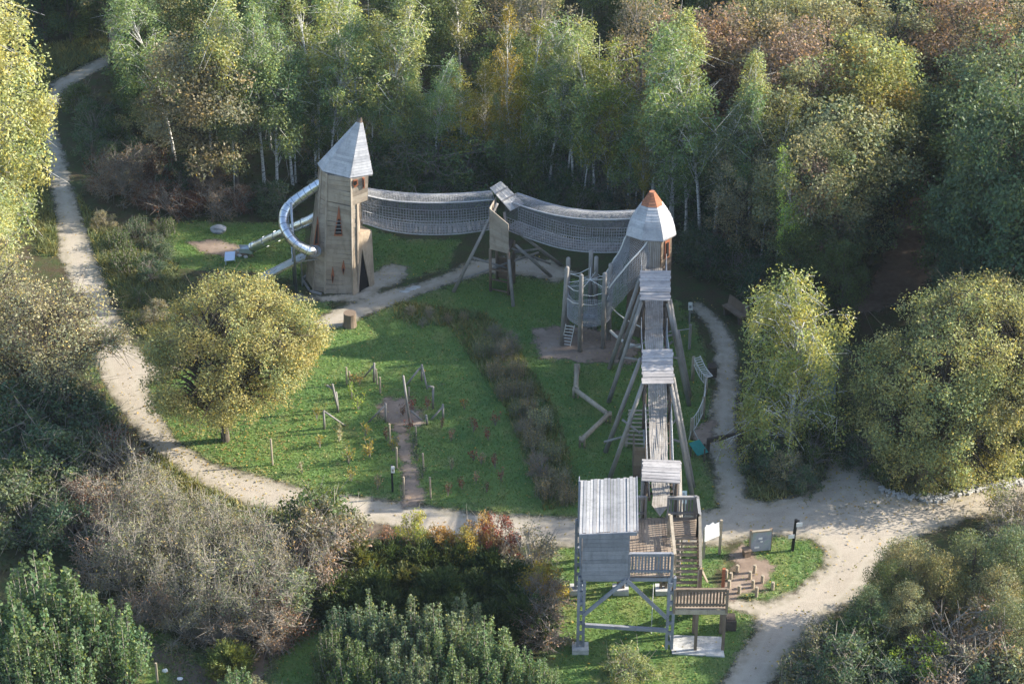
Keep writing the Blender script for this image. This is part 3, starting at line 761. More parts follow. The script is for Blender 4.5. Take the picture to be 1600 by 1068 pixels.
# ================================================================== plank walkway and its sheltered trestles
ZW = 3.75
walk = thing('plank_walkway', 'long raised walkway of wavy lengthwise boards ending in a pointed tongue', 'walkway', at(1022, 640))
LE = [(1007.5, 404), (1007.5, 440), (1008, 475), (1007.5, 510), (1008, 545), (1012, 600), (1014, 660), (1016, 718), (1018, 756), (1020, 775)]
RE = [(1034.5, 404), (1035.5, 440), (1036.5, 475), (1036, 510), (1037, 545), (1042, 600), (1042.5, 660), (1044, 718), (1046, 756), (1047, 772)]
sag = [0, 0, -.02, -.10, -.02, 0, -.14, 0, .05, .05]
L3 = catmull([at(x, y, ZW + s) for (x, y), s in zip(LE, sag)], 6); R3 = catmull([at(x, y, ZW + s) for (x, y), s in zip(RE, sag)], 6)
mb = MB(); nb = 9; rw = random.Random(8)
for k in range(nb):
    i = 0
    while i < len(L3) - 1:
        j = min(len(L3) - 1, i + rw.choice((9, 12, 14)))
        lift = rw.uniform(0, .02)
        for q in range(i, j):
            def pt(qq, t_): 
                w_ = .012 * math.sin(qq * 1.1 + k * .4); return L3[qq].lerp(R3[qq], t_ + w_) + V((0, 0, lift + .02 * math.sin(qq * .9 + k)))
            t0, t1 = (k + .05) / nb, (k + .95) / nb
            a, b, c, d = pt(q, t0), pt(q, t1), pt(q + 1, t1), pt(q + 1, t0)
            mb.hexa([a - V((0, 0, .04)), b - V((0, 0, .04)), c - V((0, 0, .04)), d - V((0, 0, .04)), a, b, c, d])
        i = j
TL, TR_, TIP = L3[-1], R3[-1], at(1031, 806, ZW + .10)
for k in range(7):                                                # tongue
    t0, t1 = (k + .04) / 7, (k + .96) / 7; a, b = TL.lerp(TR_, t0), TL.lerp(TR_, t1); c, d = b.lerp(TIP, .96), a.lerp(TIP, .96)
    m1, m2 = a.lerp(d, .5) + V(((t0 - .5) * .35, 0, .05)), b.lerp(c, .5) + V(((t1 - .5) * .35, 0, .05)); e = V((0, 0, .04))
    mb.hexa([a - e, b - e, m2 - e, m1 - e, a, b, m2, m1]); mb.hexa([m1 - e, m2 - e, c - e, d - e, m1, m2, c, d])
mb.build('walk_board', M['wood_walk'], walk)
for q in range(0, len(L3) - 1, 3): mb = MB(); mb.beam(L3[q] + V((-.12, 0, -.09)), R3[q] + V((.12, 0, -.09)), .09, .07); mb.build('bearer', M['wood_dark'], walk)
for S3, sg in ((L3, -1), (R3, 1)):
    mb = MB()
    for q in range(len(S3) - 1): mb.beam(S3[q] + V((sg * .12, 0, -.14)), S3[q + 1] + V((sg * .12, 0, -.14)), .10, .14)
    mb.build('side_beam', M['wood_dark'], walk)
    mb = MB(); mb.tube([p + V((sg * .16, 0, .55 + .08 * math.sin(i * .5))) for i, p in enumerate(S3)], .018, 5)
    mb.build('hand_rope', M['rope'], walk)
    vv = []; nn_ = len(S3)
    lo_ = np.array([[p.x + sg * .13, p.y, p.z] for p in S3]); hi_ = np.array([[p.x + sg * .16, p.y, p.z + .55] for p in S3])
    s_old = np.linspace(0, 1, nn_); s_new = np.linspace(0, 1, 180); kz = 6
    g_ = np.stack([np.column_stack([np.interp(s_new, s_old, (lo_ + (hi_ - lo_) * j / kz)[:, c]) for c in range(3)]) for j in range(kz + 1)], 1)
    idx = np.arange(180 * (kz + 1)).reshape(180, kz + 1); qd = np.stack([idx[:-1, :-1], idx[:-1, 1:], idx[1:, 1:], idx[1:, :-1]], -1).reshape(-1, 4)
    netobj('side_net', g_.reshape(-1, 3) - np.array(walk.location), qd, .012, M['net_fine'], walk)
mb = MB(); a, b = at(1007, 600, ZW), at(1010, 652, ZW); mb.planks(a - V((0, 0, .15)), b - V((0, 0, .15)), b + V((-.06, 0, -1.5)), a + V((-.06, 0, -1.5)), 8, .03)
mb.build('side_panel', M['wood_shade_blue'], walk)

def trestle(label, rpx, zr, legs, beams, arch=0.0, tiltz=(0, 0, 0, 0)):
    c = sum((at(x, y) for (x, y), t_ in legs), V()) / len(legs)
    t = thing('trestle_shelter', label, 'walkway shelter', c)
    A, B, C_, D = [at(x, y, zr + dz_) for (x, y), dz_ in zip(rpx, tiltz)]     # back-left, back-right, front-right, front-left
    mb = MB(); rr2 = random.Random(int(rpx[0][1]))
    n = 11 if arch == 0 else 9
    for k in range(n):
        t0, t1 = k / n, (k + .90) / n
        zz0 = V((0, 0, arch * math.sin(math.pi * t0))); zz1 = V((0, 0, arch * math.sin(math.pi * t1)))
        p = [A.lerp(D, t0) + zz0, B.lerp(C_, t0) + zz0, B.lerp(C_, t1) + zz1, A.lerp(D, t1) + zz1]
        j = V((0, 0, rr2.uniform(0, .02))); jx = rr2.uniform(-.03, .03); p = [q + j + V((jx, rr2.uniform(-.012, .012), 0)) for q in p]
        mb.hexa([q - V((0, 0, .035)) for q in p] + p)
    r = mb.build('roof', M['wood_roofx'], t)
    for u in (.12, .88): mb = MB(); mb.beam(A.lerp(B, u) - V((0, 0, .09)), D.lerp(C_, u) - V((0, 0, .09)), .08, .10); mb.build('rafter', M['wood_dark'], r)
    for (fx, fy), tt in legs:
        f = at(fx, fy); mb = MB(); mb.tube([f, tt], [.105, .085], 9); mb.build('leg', M['wood_pole'], t, True)
    for a, b, rd in beams:
        mb = MB(); mb.tube([a, b], rd, 8); mb.build('cross_beam', M['wood_pole'], t, True)
    # the four cabin posts under the roof
    for q in (A.lerp(C_, .10), B.lerp(D, .10), C_.lerp(A, .10), D.lerp(B, .10)):
        mb = MB(); mb.tube([V((q.x, q.y, ZW - .9)), V((q.x, q.y, q.z - .05))], .07, 8); mb.build('post', M['wood_dark'], t, True)
    return t, (A, B, C_, D)
ZR = 5.2
trestle('trestle with pale plank roof nearest the orange-tipped tower', [(1000, 423), (1048, 423), (1047.5, 470), (1000, 469)], ZR,
        [((951, 628), at(1003, 470, 5.05)), ((952, 576), at(1001, 432, 5.05)), ((1073, 616), at(1043, 471, 5.05)), ((1077, 633), at(1047, 468, 5.05)), ((1078, 619), at(1059, 516, 3.3)), ((968, 560), at(1000, 462, 4.4))],
        [(at(976, 558, 2.3), at(998, 562, 2.3), .06), (at(1052, 558, 2.2), at(1068, 561, 2.2), .05), (at(975, 545, 1.6), at(1060, 520, 1.6), .05), (at(1036, 545, 2.6), at(1051, 533, 2.9), .05)])
trestle('middle trestle with grey-blue roof of uneven planks over the walkway', [(1003, 546), (1051, 545), (1053.5, 599), (1003.5, 600)], ZR,
        [((946, 706), at(1001, 560, 5.0)), ((953, 746), at(1004.5, 599, 5.05)), ((1082, 775), at(1048, 599, 5.05)), ((1083, 760), at(1052, 590, 5.05))],
        [(at(944, 690, .9), at(984, 679, 1.1), .05), (at(972, 655, 1.9), at(1000, 676, 1.5), .05), (at(1040, 683, 1.6), at(1074, 693, 1.5), .05), (at(1042, 671, 2.0), at(1056, 655, 2.4), .045)])
t3, R3c = trestle('trestle with warped plank roof arching over the walkway end at the deck', [(1004, 717), (1064, 719), (1063.5, 755), (1003.5, 751)], ZR,
        [((1003, 900), at(1006, 752, 5.05)), ((1060, 905), at(1060, 754, 5.05)), ((1002, 860), at(1006, 720, 5.1)), ((1064, 862), at(1061, 722, 5.1))], [], .10)

# log climbing ladder under the walkway
lad = thing('rung_climber', 'sloping climber of many log rungs under the raised walkway', 'climbing frame', at(998, 690))
l0, l1 = at(985, 640, .95), at(978, 697, .15); r0, r1 = at(1022, 640, .95), at(1022, 700, .15)
for a, b in ((l0, l1), (r0, r1)): mb = MB(); mb.tube([a, b], .06, 8); mb.build('stringer', M['wood_log'], lad, True)
for k in range(9):
    t_ = (k + .4) / 9; mb = MB(); mb.tube([l0.lerp(l1, t_) - V((.08, 0, -.05)), r0.lerp(r1, t_) + V((.08, 0, .05))], .045, 7); mb.build('rung', M['wood_log'], lad, True)
for x, y in ((985, 668), (1020, 668)): p = at(x, y); mb = MB(); mb.tube([p, p + V((0, 0, .9))], .06, 8); mb.build('post', M['wood_log'], lad, True)
lw = at(1003, 735); mb = MB()
for dx in (0, .62):
    mb.planks(lw + V((-.35 + dx, .5, .05)), lw + V((-.35 + dx, -.5, .05)), lw + V((-.35 + dx, -.5, 1.6)), lw + V((-.35 + dx, .5, 1.6)), 8, .04)
mb.planks(lw + V((-.4, -.5, .05)), lw + V((.3, -.5, .05)), lw + V((.3, -.5, 1.6)), lw + V((-.4, -.5, 1.6)), 8, .04)
o = mb.build('climbing_wall', M['wood_brown'], loc=lw); tag(o, 'brown upright climbing wall box standing below the walkway end', 'climbing wall')

# ================================================================== observation platform (front)
FL, FR = at(906.5, 1014), at(1045, 1018); yF = (FL.y + FR.y) / 2; ZD = zat(V((0, yF, 0)), 899)
yB = at(985, 807, ZD).y; xL, xR = FL.x, FR.x
plat = thing('lookout_platform', 'square raised timber lookout with grey roofed hut and stairs', 'platform', V(((xL + xR) / 2, (yF + yB) / 2, 0)))
mb = MB(); xdR = at(1053, 897, ZD).x; xs = at(1092, 838, ZD).x
mb.planks(V((xL, yF, ZD - .05)), V((xL, yB, ZD - .05)), V((xdR, yB, ZD - .05)), V((xdR, yF, ZD - .05)), 26, .04, .014, .004)
yS = at(1075, 836, ZD).y
mb.planks(V((xdR + .01, yS, ZD - .05)), V((xs, yS, ZD - .05)), V((xs, yB, ZD - .05)), V((xdR + .01, yB, ZD - .05)), 9, .04, .014, .004)
mb.build('deck', M['wood_deck'], plat)
mb = MB()
for y in (yF + .06, (yF + yB) / 2, yB - .06): mb.beam(V((xL - .1, y, ZD - .16)), V((xdR + .05, y, ZD - .16)), .12, .2)
for x in (xL + .1, (xL + xR) / 2, xR - .05): mb.beam(V((x, yF - .12, ZD - .34)), V((x, yB + .1, ZD - .34)), .12, .14)
mb.build('deck_beam', M['wood_shade_blue'], plat)
def leg(x, y, mat, w=.13, foot=True):
    mb = MB()
    for dx in (-.10, .10): mb.beam(V((x + dx, y, .12)), V((x + dx, y, ZD - .06)), w * .8, w)
    for k in range(7): mb.box((x, y, .4 + k * (ZD - .7) / 6), .14, w * .7, .12)
    l = mb.build('leg', mat, plat)
    if foot:
        mb = MB(); mb.box((x, y, .10), .62, .5, .26); mb.build('footing', M['concrete'], l)
for x, y, m in ((xL, yF, 'wood_shade_blue'), (xR, yF, 'wood_shade_blue'), (xL, yB - .1, 'wood_shade_blue'), (xR, yB - .1, 'wood_brown'), ((xL + xR) / 2, yB - .1, 'wood_brown')): leg(x, y, M[m], foot=not (x == xR and y == yF))
xm = (xL + xR) / 2
def onF(px, py, y): return onplane(px, py, V((0, y, 0)), V((0, 1, 0)))
for a, b in (((979, 905), (912, 960)), ((979, 905), (1042, 965))):
    mb = MB(); mb.beam(onF(a[0], a[1], yF - .10), onF(b[0], b[1], yF - .10), .13, .09, up=(0, 1, 0)); mb.build('brace', M['wood_shade_blue'], plat)
mb = MB(); mb.beam(onF(914, 976, yF - .10), onF(1042, 984, yF - .10), .12, .14); mb.build('tie_beam', M['wood_shade_blue'], plat)
for x, s_ in ((xL, 1), (xR, -1)):
    mb = MB(); mb.beam(V((x, yB - .2, ZD - 1.6)), V((x, yB - 1.5, ZD - .3)), .10); mb.beam(V((x, yF + .2, ZD - 1.6)), V((x, yF + 1.5, ZD - .3)), .10); mb.build('brace', M['wood_shade_blue'], plat)
mb = MB(); p = onF(1021, 911, yF + .4); mb.tube([p, V((p.x, p.y, .5))], .015, 5); mb.build('hanging_rope', M['rope_white'], plat)
# hut
hxL, hxR = onF(909.5, 860, yF).x, onF(982, 860, yF).x; zF = zat(V((0, yF, 0)), 833)
yHB = yB - .05
mb = MB()
mb.planks(V((hxL, yF - .03, ZD - .12)), V((hxR, yF - .03, ZD - .12)), V((hxR, yF - .03, zF + .02)), V((hxL, yF - .03, zF - .04)), 11, .035, .01, .008)
mb.planks(V((hxL, yHB, ZD)), V((hxL, yF, ZD)), V((hxL, yF, zF - .04)), V((hxL, yHB, zF)), 11, .035, .01, .008)
mb.planks(V((hxR, yF, ZD)), V((hxR, yF + 1.0, ZD)), V((hxR, yF + 1.0, zF)), V((hxR, yF, zF)), 11, .035, .01, .008)
mb.build('hut_wall', M['wood_shade_blue'], plat)
for x, y in ((hxL, yHB), (hxR, yHB), (hxR, (yF + yHB) / 2)): mb = MB(); mb.beam(V((x, y, ZD)), V((x, y, zF - .22)), .1); mb.build('hut_post', M['wood_shade_blue'], plat)
rz = zF + .06
rp_ = [at(905, 833, rz - .06), at(995.5, 829, rz + .05), at(994, 743.5, rz + .10), at(907.5, 750, rz - .02)]
mb = MB(); mb.planks(rp_[0], rp_[3], rp_[2], rp_[1], 17, .03, .012, .022, over=.05); hr = mb.build('hut_roof', M['wood_roof'], plat)
# lay boards facing up
mb = MB(); mb.beam(rp_[0] + V((0, -.03, -.09)), rp_[1] + V((0, -.03, -.09)), .04, .16); mb.beam(rp_[1] + V((.03, 0, -.07)), rp_[2] + V((.03, 0, -.07)), .04, .14); mb.build('fascia', M['wood_shade_blue'], hr)
# railings
def railing(parent, a, b, h=1.0, step=.13, mat='wood_grey', posts=True, w=.07, name='railing', slope=False):
    a, b = V(a), V(b); mb = MB(); L = (b - a).length; n = max(2, int(L / step)); d = (b - a).normalized(); hor = V((d.x, d.y, 0)).normalized(); nrm = V((-hor.y, hor.x, 0))
    for z in (.18, h - .08): mb.beam(a + V((0, 0, z)), b + V((0, 0, z)), .05, .09)
    mb.beam(a + V((0, 0, h)), b + V((0, 0, h)), .11, .04)
    for i in range(n + 1):
        p = a.lerp(b, i / n) + nrm * .045; mb.beam(p + V((0, 0, .05)), p + V((0, 0, h - .03 + rr.uniform(-.02, .05))), w, .025, up=tuple(nrm))
    if posts:
        m_ = max(1, int(L / 1.4))
        for i in range(m_ + 1): p = a.lerp(b, i / m_) - nrm * .06; mb.beam(p - V((0, 0, .15)), p + V((0, 0, h + .04)), .09)
    return mb.build(name, M[mat], parent)
railing(plat, (hxR + .05, yF + .05, ZD), (xdR - .1, yF + .05, ZD), 1.0, .12, 'wood_shade_blue')
railing(plat, (at(985, 806, ZD).x, yB, ZD), (at(1008, 806, ZD).x, yB, ZD), .95, .12, 'wood_grey')
railing(plat, (at(1043, 807, ZD).x, yB, ZD), (xs, yB, ZD), .95, .12, 'wood_grey')
railing(plat, (xs, yB, ZD), (xs, yS, ZD), .95, .12, 'wood_grey')
railing(plat, (xdR, yS, ZD), (xdR, yF + .05, ZD), .95, .16, 'wood_log', w=.05)
# stairs and landing
ZL = zat(V((0, yF, 0)), 950); xl0, xl1 = onF(1053, 950, yF).x, onF(1135, 950, yF).x; yLB = yF + 1.05
mb = MB(); ns = 10
for k in range(ns):
    t_ = (k + .5) / ns; y = yS + (yLB - yS) * t_; z = ZD + (ZL - ZD) * t_
    mb.box(((xdR + xs) / 2, y, z), xs - xdR - .12, .15, .045)
st = mb.build('stair_tread', M['wood_deck'], plat)
for x in (xdR + .05, xs - .03): mb = MB(); mb.beam(V((x, yS, ZD - .1)), V((x, yLB, ZL - .1)), .06, .22); mb.build('stringer', M['wood_brown'], plat)
railing(plat, (xs, yS, ZD), (xs, yLB, ZL), .95, .13, 'wood_log', posts=True, w=.05)
for (x, y) in ((xs, yLB), (xl1 - .05, yLB)): mb = MB(); mb.beam(V((x, y, ZL - .3)), V((x, y, ZL + 1.05)), .12); mb.build('newel_post', M['wood_red'] if x > xs + .2 else M['wood_brown'], plat)
mb = MB(); mb.planks(V((xl0, yF, ZL - .05)), V((xl1, yF, ZL - .05)), V((xl1, yLB, ZL - .05)), V((xl0, yLB, ZL - .05)), 8, .04); mb.build('landing', M['wood_deck'], plat)
mb = MB(); mb.beam(V((xl0, yF - .06, ZL - .12)), V((xl1 + .05, yF - .06, ZL - .12)), .05, .2); mb.build('landing_beam', M['wood_log'], plat); mb = MB(); mb.beam(V((xl0, yLB, ZL - .14)), V((xl1, yLB, ZL - .14)), .08, .18); mb.build('landing_beam', M['wood_log'], plat)
railing(plat, (xl0, yF, ZL), (xl1, yF, ZL), .92, .115, 'wood_brown')
for x in (onF(1087, 1000, yF).x, xl1 - .04):
    for y in (yF, yLB - .05):
        mb = MB(); mb.beam(V((x, y, .02)), V((x, y, ZL - .05)), .11); mb.build('landing_post', M['wood_brown'], plat)
mb = MB(); nx0, nx1 = onF(1101, 930, yF).x, onF(1131, 930, yF).x; yE = yLB + 1.5
for k in range(8):
    t_ = (k + .6) / 8; mb.box(((nx0 + nx1) / 2, yLB + (yE - yLB) * t_, ZL * (1 - t_)), nx1 - nx0, .17, .045)
mb.build('lower_stair_tread', M['wood_deck'], plat)
for x in (nx0, nx1): mb = MB(); mb.beam(V((x, yLB, ZL - .1)), V((x, yE, .05)), .06, .2); mb.build('stringer', M['wood_brown'], plat)
mb = MB(); mb.beam(onplane(1094, 885, V((0, yLB + .05, 0)), V((0, 1, 0))), V((onF(1110, 930, yF).x, yLB + .3, ZL + .2)), .07); mb.build('handrail', M['wood_log'], plat)
bx = at(1141, 978); mb = MB(); mb.planks(bx + V((-.2, -.25, 0)), bx + V((.2, -.25, 0)), bx + V((.2, -.25, .5)), bx + V((-.2, -.25, .5)), 4, .04); mb.box(bx + V((0, 0, .25)), .34, .4, .48)
o = mb.build('wooden_step_box', M['wood_dark'], loc=bx); tag(o, 'dark wooden box against the right end of the lookout landing', 'box')
sp = [at(1046, 993), at(1050, 1022), at(1132, 1027), at(1127, 996)]
mb = MB(); mb.prism([p + V((0, 0, .005)) for p in sp][::1], (0, 0, .06)); o = mb.build('concrete_slab', M['concrete'], loc=at(1090, 1010)); tag(o, 'pale concrete slab under the lookout stair landing', 'slab')

# ================================================================== small things
def info_sign(): pass
# white double-post banner board
t = thing('white_notice_board', 'plain white notice board hung between two posts beside the lookout stairs', 'sign', at(1110, 868))
pA, pB = at(1099, 872), at(1124, 865)
for p, top in ((pA, 826), (pB, 812)): mb = MB(); mb.beam(p, V((p.x, p.y, zat(p, top))), .10); mb.build('post', M['wood_log'], t)
n = (pB - pA).cross(V((0, 0, 1))).normalized(); n = n if n.y < 0 else -n
q = [onplane(x, y, pA + n * .06, n) for x, y in ((1100.5, 846), (1124, 836), (1123.5, 815), (1117, 818), (1114, 815), (1107, 820), (1103, 820), (1101, 824))]
mb = MB(); mb.prism(q, n * .02); mb.build('panel', M['white'], t)
# information board
t = thing('information_board', 'grey information board in a brown frame on the grass island', 'sign', at(1188, 864))
iA, iB = at(1172, 864), at(1203, 861); n = (iB - iA).cross(V((0, 0, 1))).normalized(); n = n if n.y < 0 else -n
up_ = V((0, 0, 1)); h1 = zat(iA, 829)
for p in (iA, iB): mb = MB(); mb.beam(p - n * .05, V((p.x, p.y, h1)) - n * .05, .10); mb.build('post', M['wood_brown'], t)
def board_mat():
    tt = NT('faded_map_print'); oc = tt.objc(); a = tt.noise(oc, 2.2, 5, .6); b = tt.noise(oc, 6, 4, .7)
    col = tt.ramp(a, [(.35, (.22, .25, .31)), (.5, (.34, .36, .41)), (.62, (.28, .36, .33))])
    return tt.done(tt.bsdf(tt.mix(tt.mapr(b, .6, .72, 0, .8), col, (.62, .62, .58)), .45))
M['print'] = board_mat()
mb = MB(); lo1, lo2 = iA + up_ * .12, iB + up_ * .12; hi1, hi2 = V((iA.x, iA.y, h1 - .03)), V((iB.x, iB.y, h1 - .03)); mb.slab(lo1 + n * .02, lo2 + n * .02, hi2 + n * .02, hi1 + n * .02, .03); bp = mb.build('panel', M['print'], t)
mb = MB(); mb.beam(hi1 + n * .03, hi2 + n * .03, .1, .06); mb.beam(lo1, hi1 + n * .02, .12, .06); mb.build('frame', M['wood_log'], t)
for u, v_, w_, h_ in ((.45, .64, .16, .10), (.52, .48, .10, .07), (.3, .2, .2, .08)):
    mb = MB(); c_ = lo1.lerp(lo2, u).lerp(hi1.lerp(hi2, u), v_) + n * .055; mb.box(c_, w_, .01, h_, math.atan2((iB - iA).y, (iB - iA).x)); mb.build('picture', M['white'], bp)
b = at(1166, 868); mb = MB(); mb.box(b + V((0, 0, .16)), .25, .3, .3, .3); mb.box(b + V((0, 0, .33)), .32, .36, .03, .3); o = mb.build('litter_box', M['wood_brown'], loc=b); tag(o, 'low brown box with pale lid at the left foot of the information board', 'box')
# black signpost
b = at(1238, 860); z = zat(b, 811); tp_ = V((at(1244, 811, z).x, b.y, z)); t = thing('black_signpost', 'black post with two small white finger signs on the grass island', 'signpost', b)
mb = MB(); mb.beam(b, tp_, .11); mb.beam(tp_ - V((.02, 0, .06)), tp_ + V((.14, 0, -.06)), .05, .05); mb.build('post', M['black'], t)
for f, sx in ((.86, .14), (.48, -.12)): p = b.lerp(tp_, f); mb = MB(); mb.slab(p + V((sx - .12, -.07, -.09)), p + V((sx + .12, -.07, -.05)), p + V((sx + .12, -.07, .13)), p + V((sx - .12, -.07, .09)), .02); mb.build('sign_plate', M['white'], t)
# stumps
stumps = [(451, 655, 580), (620, 655, 612), (576, 718, 645), (387, 732, 655), (342, 700, 668), (696, 756, 680), (370, 805, 738), (604, 803, 738), (798, 823, 755), (470, 858, 795), (638, 890, 795)]
first = None
for i, (cx_, by, ty) in enumerate(stumps):
    bpx, bpy_, tpy = 1080 + cx_ / 6.282, 790 + by / 6.282, 790 + ty / 6.282
    b = at(bpx, bpy_); h = .48
    if first is None:
        mb = MB(); mb.tube([(0, 0, -.02), (0, 0, .45), (0, 0, .48)], [.070, .068, .062], 12); first = mb.build('stepping_log', [M['wood_log']], smooth=False); o = first
    else: o = first.copy(); COL.objects.link(o)
    o.location = b; o.scale = (1, 1, max(.8, zat(b, tpy) / .48)); o.rotation_euler = (0, 0, i * 1.3)
    tag(o, 'short upright pale log in the cluster of stepping logs right of the lookout landing', 'stepping log', 'stepping logs beside the lookout')
# balance beams
t = thing('balance_beam', 'zigzag balance beam of three pale logs lying on the lawn', 'balance beam', at(930, 660))
nodes = [at(901.5, 573, .45), at(899.5, 609, .45), at(950.5, 647, .45), at(909.5, 686, .45)]
for a, b in zip(nodes[:-1], nodes[1:]): d = (b - a).normalized() * .12; mb = MB(); mb.tube([a - d, b + d], .11, 10); mb.build('log', M['wood_log'], t, True)
for p in nodes:
    for dx in (-.09, .10): mb = MB(); mb.tube([V((p.x + dx, p.y + .03, 0)), V((p.x + dx, p.y + .03, p.z + .12))], .05, 8); mb.build('support', M['wood_log'], t, True)
# rope course on the right
t = thing('rope_course', 'line of short posts joined by rope ladder and hanging ropes right of the walkway', 'rope course', at(1094, 640))
pp = [((1082, 594), 557), ((1102, 617), 589), ((1098, 654), 620), ((1080, 686), 653)]; PT = []
for (x, y), ty in pp:
    b = at(x, y); z = zat(b, ty); PT.append((b, z)); mb = MB(); mb.tube([b, V((b.x, b.y, z))], [.085, .075], 9); mb.build('post', M['wood_log'], t, True)
rp = MB()
def hang(i, j, f0, f1, s_): a, b = V((PT[i][0].x, PT[i][0].y, PT[i][1] * f0)), V((PT[j][0].x, PT[j][0].y, PT[j][1] * f1)); m_ = a.lerp(b, .5) - V((0, 0, s_)); pts = catmull([a, m_, b], 6); rp.tube(pts, .022, 5); return pts
u0, u1 = hang(0, 1, .98, .98, .12), hang(0, 1, .72, .55, .12)
for a, b in list(zip(u0, u1))[1::2]: rp.tube([a, b + V((.05, -.05, 0))], .022, 5)
e0 = [p + V((.28, .05, .05)) for p in u0]; rp.tube(e0, .022, 5)
for a, b in list(zip(u0, e0))[1:]: rp.tube([a, b], .022, 5)
h0 = hang(2, 3, .97, .97, .15); h1_ = hang(2, 3, .3, .3, .08)
for a, b in list(zip(h0, h1_))[1::2]: rp.tube([a, b], .018, 5)
hang(1, 2, .97, .97, .12); hang(1, 2, .4, .4, .1)
rp.tube([V((PT[3][0].x, PT[3][0].y, PT[3][1] * .6)), at(1092, 688)], .02, 5); rp.tube([V((PT[3][0].x, PT[3][0].y, PT[3][1] * .6)), at(1076, 690)], .02, 5)
rp.build('rope', M['rope_white'], t)
# small green slide
t = thing('toddler_slide', 'small teal plastic slide with lime side beside the gravel path', 'slide', at(1088, 706))
mb = MB(); a, b = at(1084, 689, .75), at(1098, 709, .22); w = V((.24, .14, 0))
for k in range(5): p, q = a.lerp(b, k / 5), a.lerp(b, (k + 1) / 5); mb.slab(p - w, q - w, q + w, p + w, .03)
mb.build('chute', M['teal'], t)
mb = MB(); mb.slab(at(1075, 688, .75), at(1084, 690, .75), at(1085, 698, .3), at(1075, 697, .3), .04); mb.build('side_panel', M['lime'], t)
for x, y in ((1079, 713), (1087, 711), (1100, 722)): p = at(x, y); mb = MB(); mb.beam(p, p + V((0, 0, .7)), .06); mb.build('support', M['wood_dark'], t)
# timber barrier
t = thing('timber_barrier', 'low timber barrier rail across the gravel path beside the walkway', 'barrier', at(1106, 703))
p = at(1106, 704); mb = MB(); mb.beam(p, p + V((0, 0, .62)), .14); mb.build('post', M['wood_dark'], t)
q = at(1154, 694); mb = MB(); mb.beam(q, q + V((0, 0, .6)), .12); mb.build('post', M['wood_dark'], t)
mb = MB(); mb.beam(p + V((0, 0, .55)), q + V((0, 0, .55)), .10, .2); mb.build('rail', M['wood_dark'], t)
# wooden bin with a leaning log beside the birch
t = thing('timber_bin', 'square timber bin at the path edge in front of the weeping birch', 'bin', at(1168, 684))
b = at(1168, 682); mb = MB()
for k in range(4):
    a0 = k * math.pi / 2 + .2; c0_, c1_ = V((math.cos(a0), math.sin(a0), 0)) * .36, V((math.cos(a0 + math.pi / 2), math.sin(a0 + math.pi / 2), 0)) * .36
    mb.planks(b + c0_, b + c1_, b + c1_ + V((0, 0, .75)), b + c0_ + V((0, 0, .75)), 6, .035)
mb.build('casing', M['wood_dark'], t)
mb = MB(); mb.box(b + V((0, 0, .74)), .44, .44, .05, .98); mb.build('lid', M['wood_log'], t)
mb = MB(); mb.beam(b + V((-.18, .25, .7)), b + V((-.22, 1.3, .9)), .12, .06); o = mb.build('leaning_plank', M['wood_log'], loc=b + V((-.2, .6, 0))); mb2 = None
tag(o, 'pale plank resting on the timber bin beside the path', 'plank')
# bench
t = thing('log_bench', 'brown timber bench at the path bend right of the orange-tipped tower', 'bench', at(1142, 503))
a, b = at(1127, 490), at(1156, 510); d = (b - a).normalized(); n = V((-d.y, d.x, 0))
mb = MB(); mb.slab(a + V((0, 0, .42)), b + V((0, 0, .42)), b + n * .42 + V((0, 0, .42)), a + n * .42 + V((0, 0, .42)), .07); mb.build('seat', M['wood_brown'], t)
mb = MB(); mb.slab(a + n * .42 + V((0, 0, .5)), b + n * .42 + V((0, 0, .5)), b + n * .5 + V((0, 0, .9)), a + n * .5 + V((0, 0, .9)), .06); mb.build('backrest', M['wood_brown'], t)
for p in (a.lerp(b, .12), a.lerp(b, .88)): mb = MB(); mb.beam(p + n * .2, p + n * .2 + V((0, 0, .42)), .35, .12, up=tuple(d)); mb.build('leg', M['wood_dark'], t)
b = at(1112, 586); mb = MB(); mb.planks(b + V((-.2, -.2, 0)), b + V((.2, -.2, 0)), b + V((.2, -.2, .55)), b + V((-.2, -.2, .55)), 4, .04); mb.box(b + V((0, .02, .27)), .36, .4, .52)
o = mb.build('wooden_block', M['wood_dark'], loc=b); tag(o, 'dark wooden block in the shade left of the side path', 'block')
# small signs
def small_sign(base, top, px, label, name='post_sign', mat='white', pm='wood_grey', tilt=.12):
    b = at(*base); z = zat(b, top); t = thing(name, label, 'sign', b); mb = MB(); mb.beam(b, V((b.x, b.y, z)), .08); mb.build('post', M[pm], t)
    mb = MB(); x0, y0, x1, y1 = px; N_ = V((0, -1, 0)); P_ = b + V((0, -.06, 0))
    q = [onplane(x0, y1, P_, N_), onplane(x1, y1, P_, N_), onplane(x1, y0, P_, N_), onplane(x0, y0, P_, N_)]; mb.prism(q, (0, -.025, 0)); s_ = mb.build('sign_plate', M[mat], t)
    c_ = (q[0] + q[2]) / 2; w_ = (q[1] - q[0]).length; h_ = (q[3] - q[0]).length
    mb = MB(); mb.box(c_ + V((0, -.035, -.05 * h_)), w_ * .55, .012, h_ * .32); mb.build('picture', M['steel_dark'], s_)
small_sign((1077, 505), 472, (1075.5, 472, 1082, 484), 'small white sign on a thin post right of the orange-tipped tower')
small_sign((613.5, 768), 726, (611, 728, 616.5, 738), 'small white box sign on a dark post at the lawn path mouth', 'post_sign', 'white', 'black')
small_sign((1226, 746), 728, (1224, 727, 1228.5, 733), 'tiny white marker sign among the weeds under the weeping birch', 'post_sign', 'white', 'black')
b = at(1064, 797); t = thing('lectern_sign', 'pale green lectern sign on two legs behind the lookout stairs', 'sign', b)
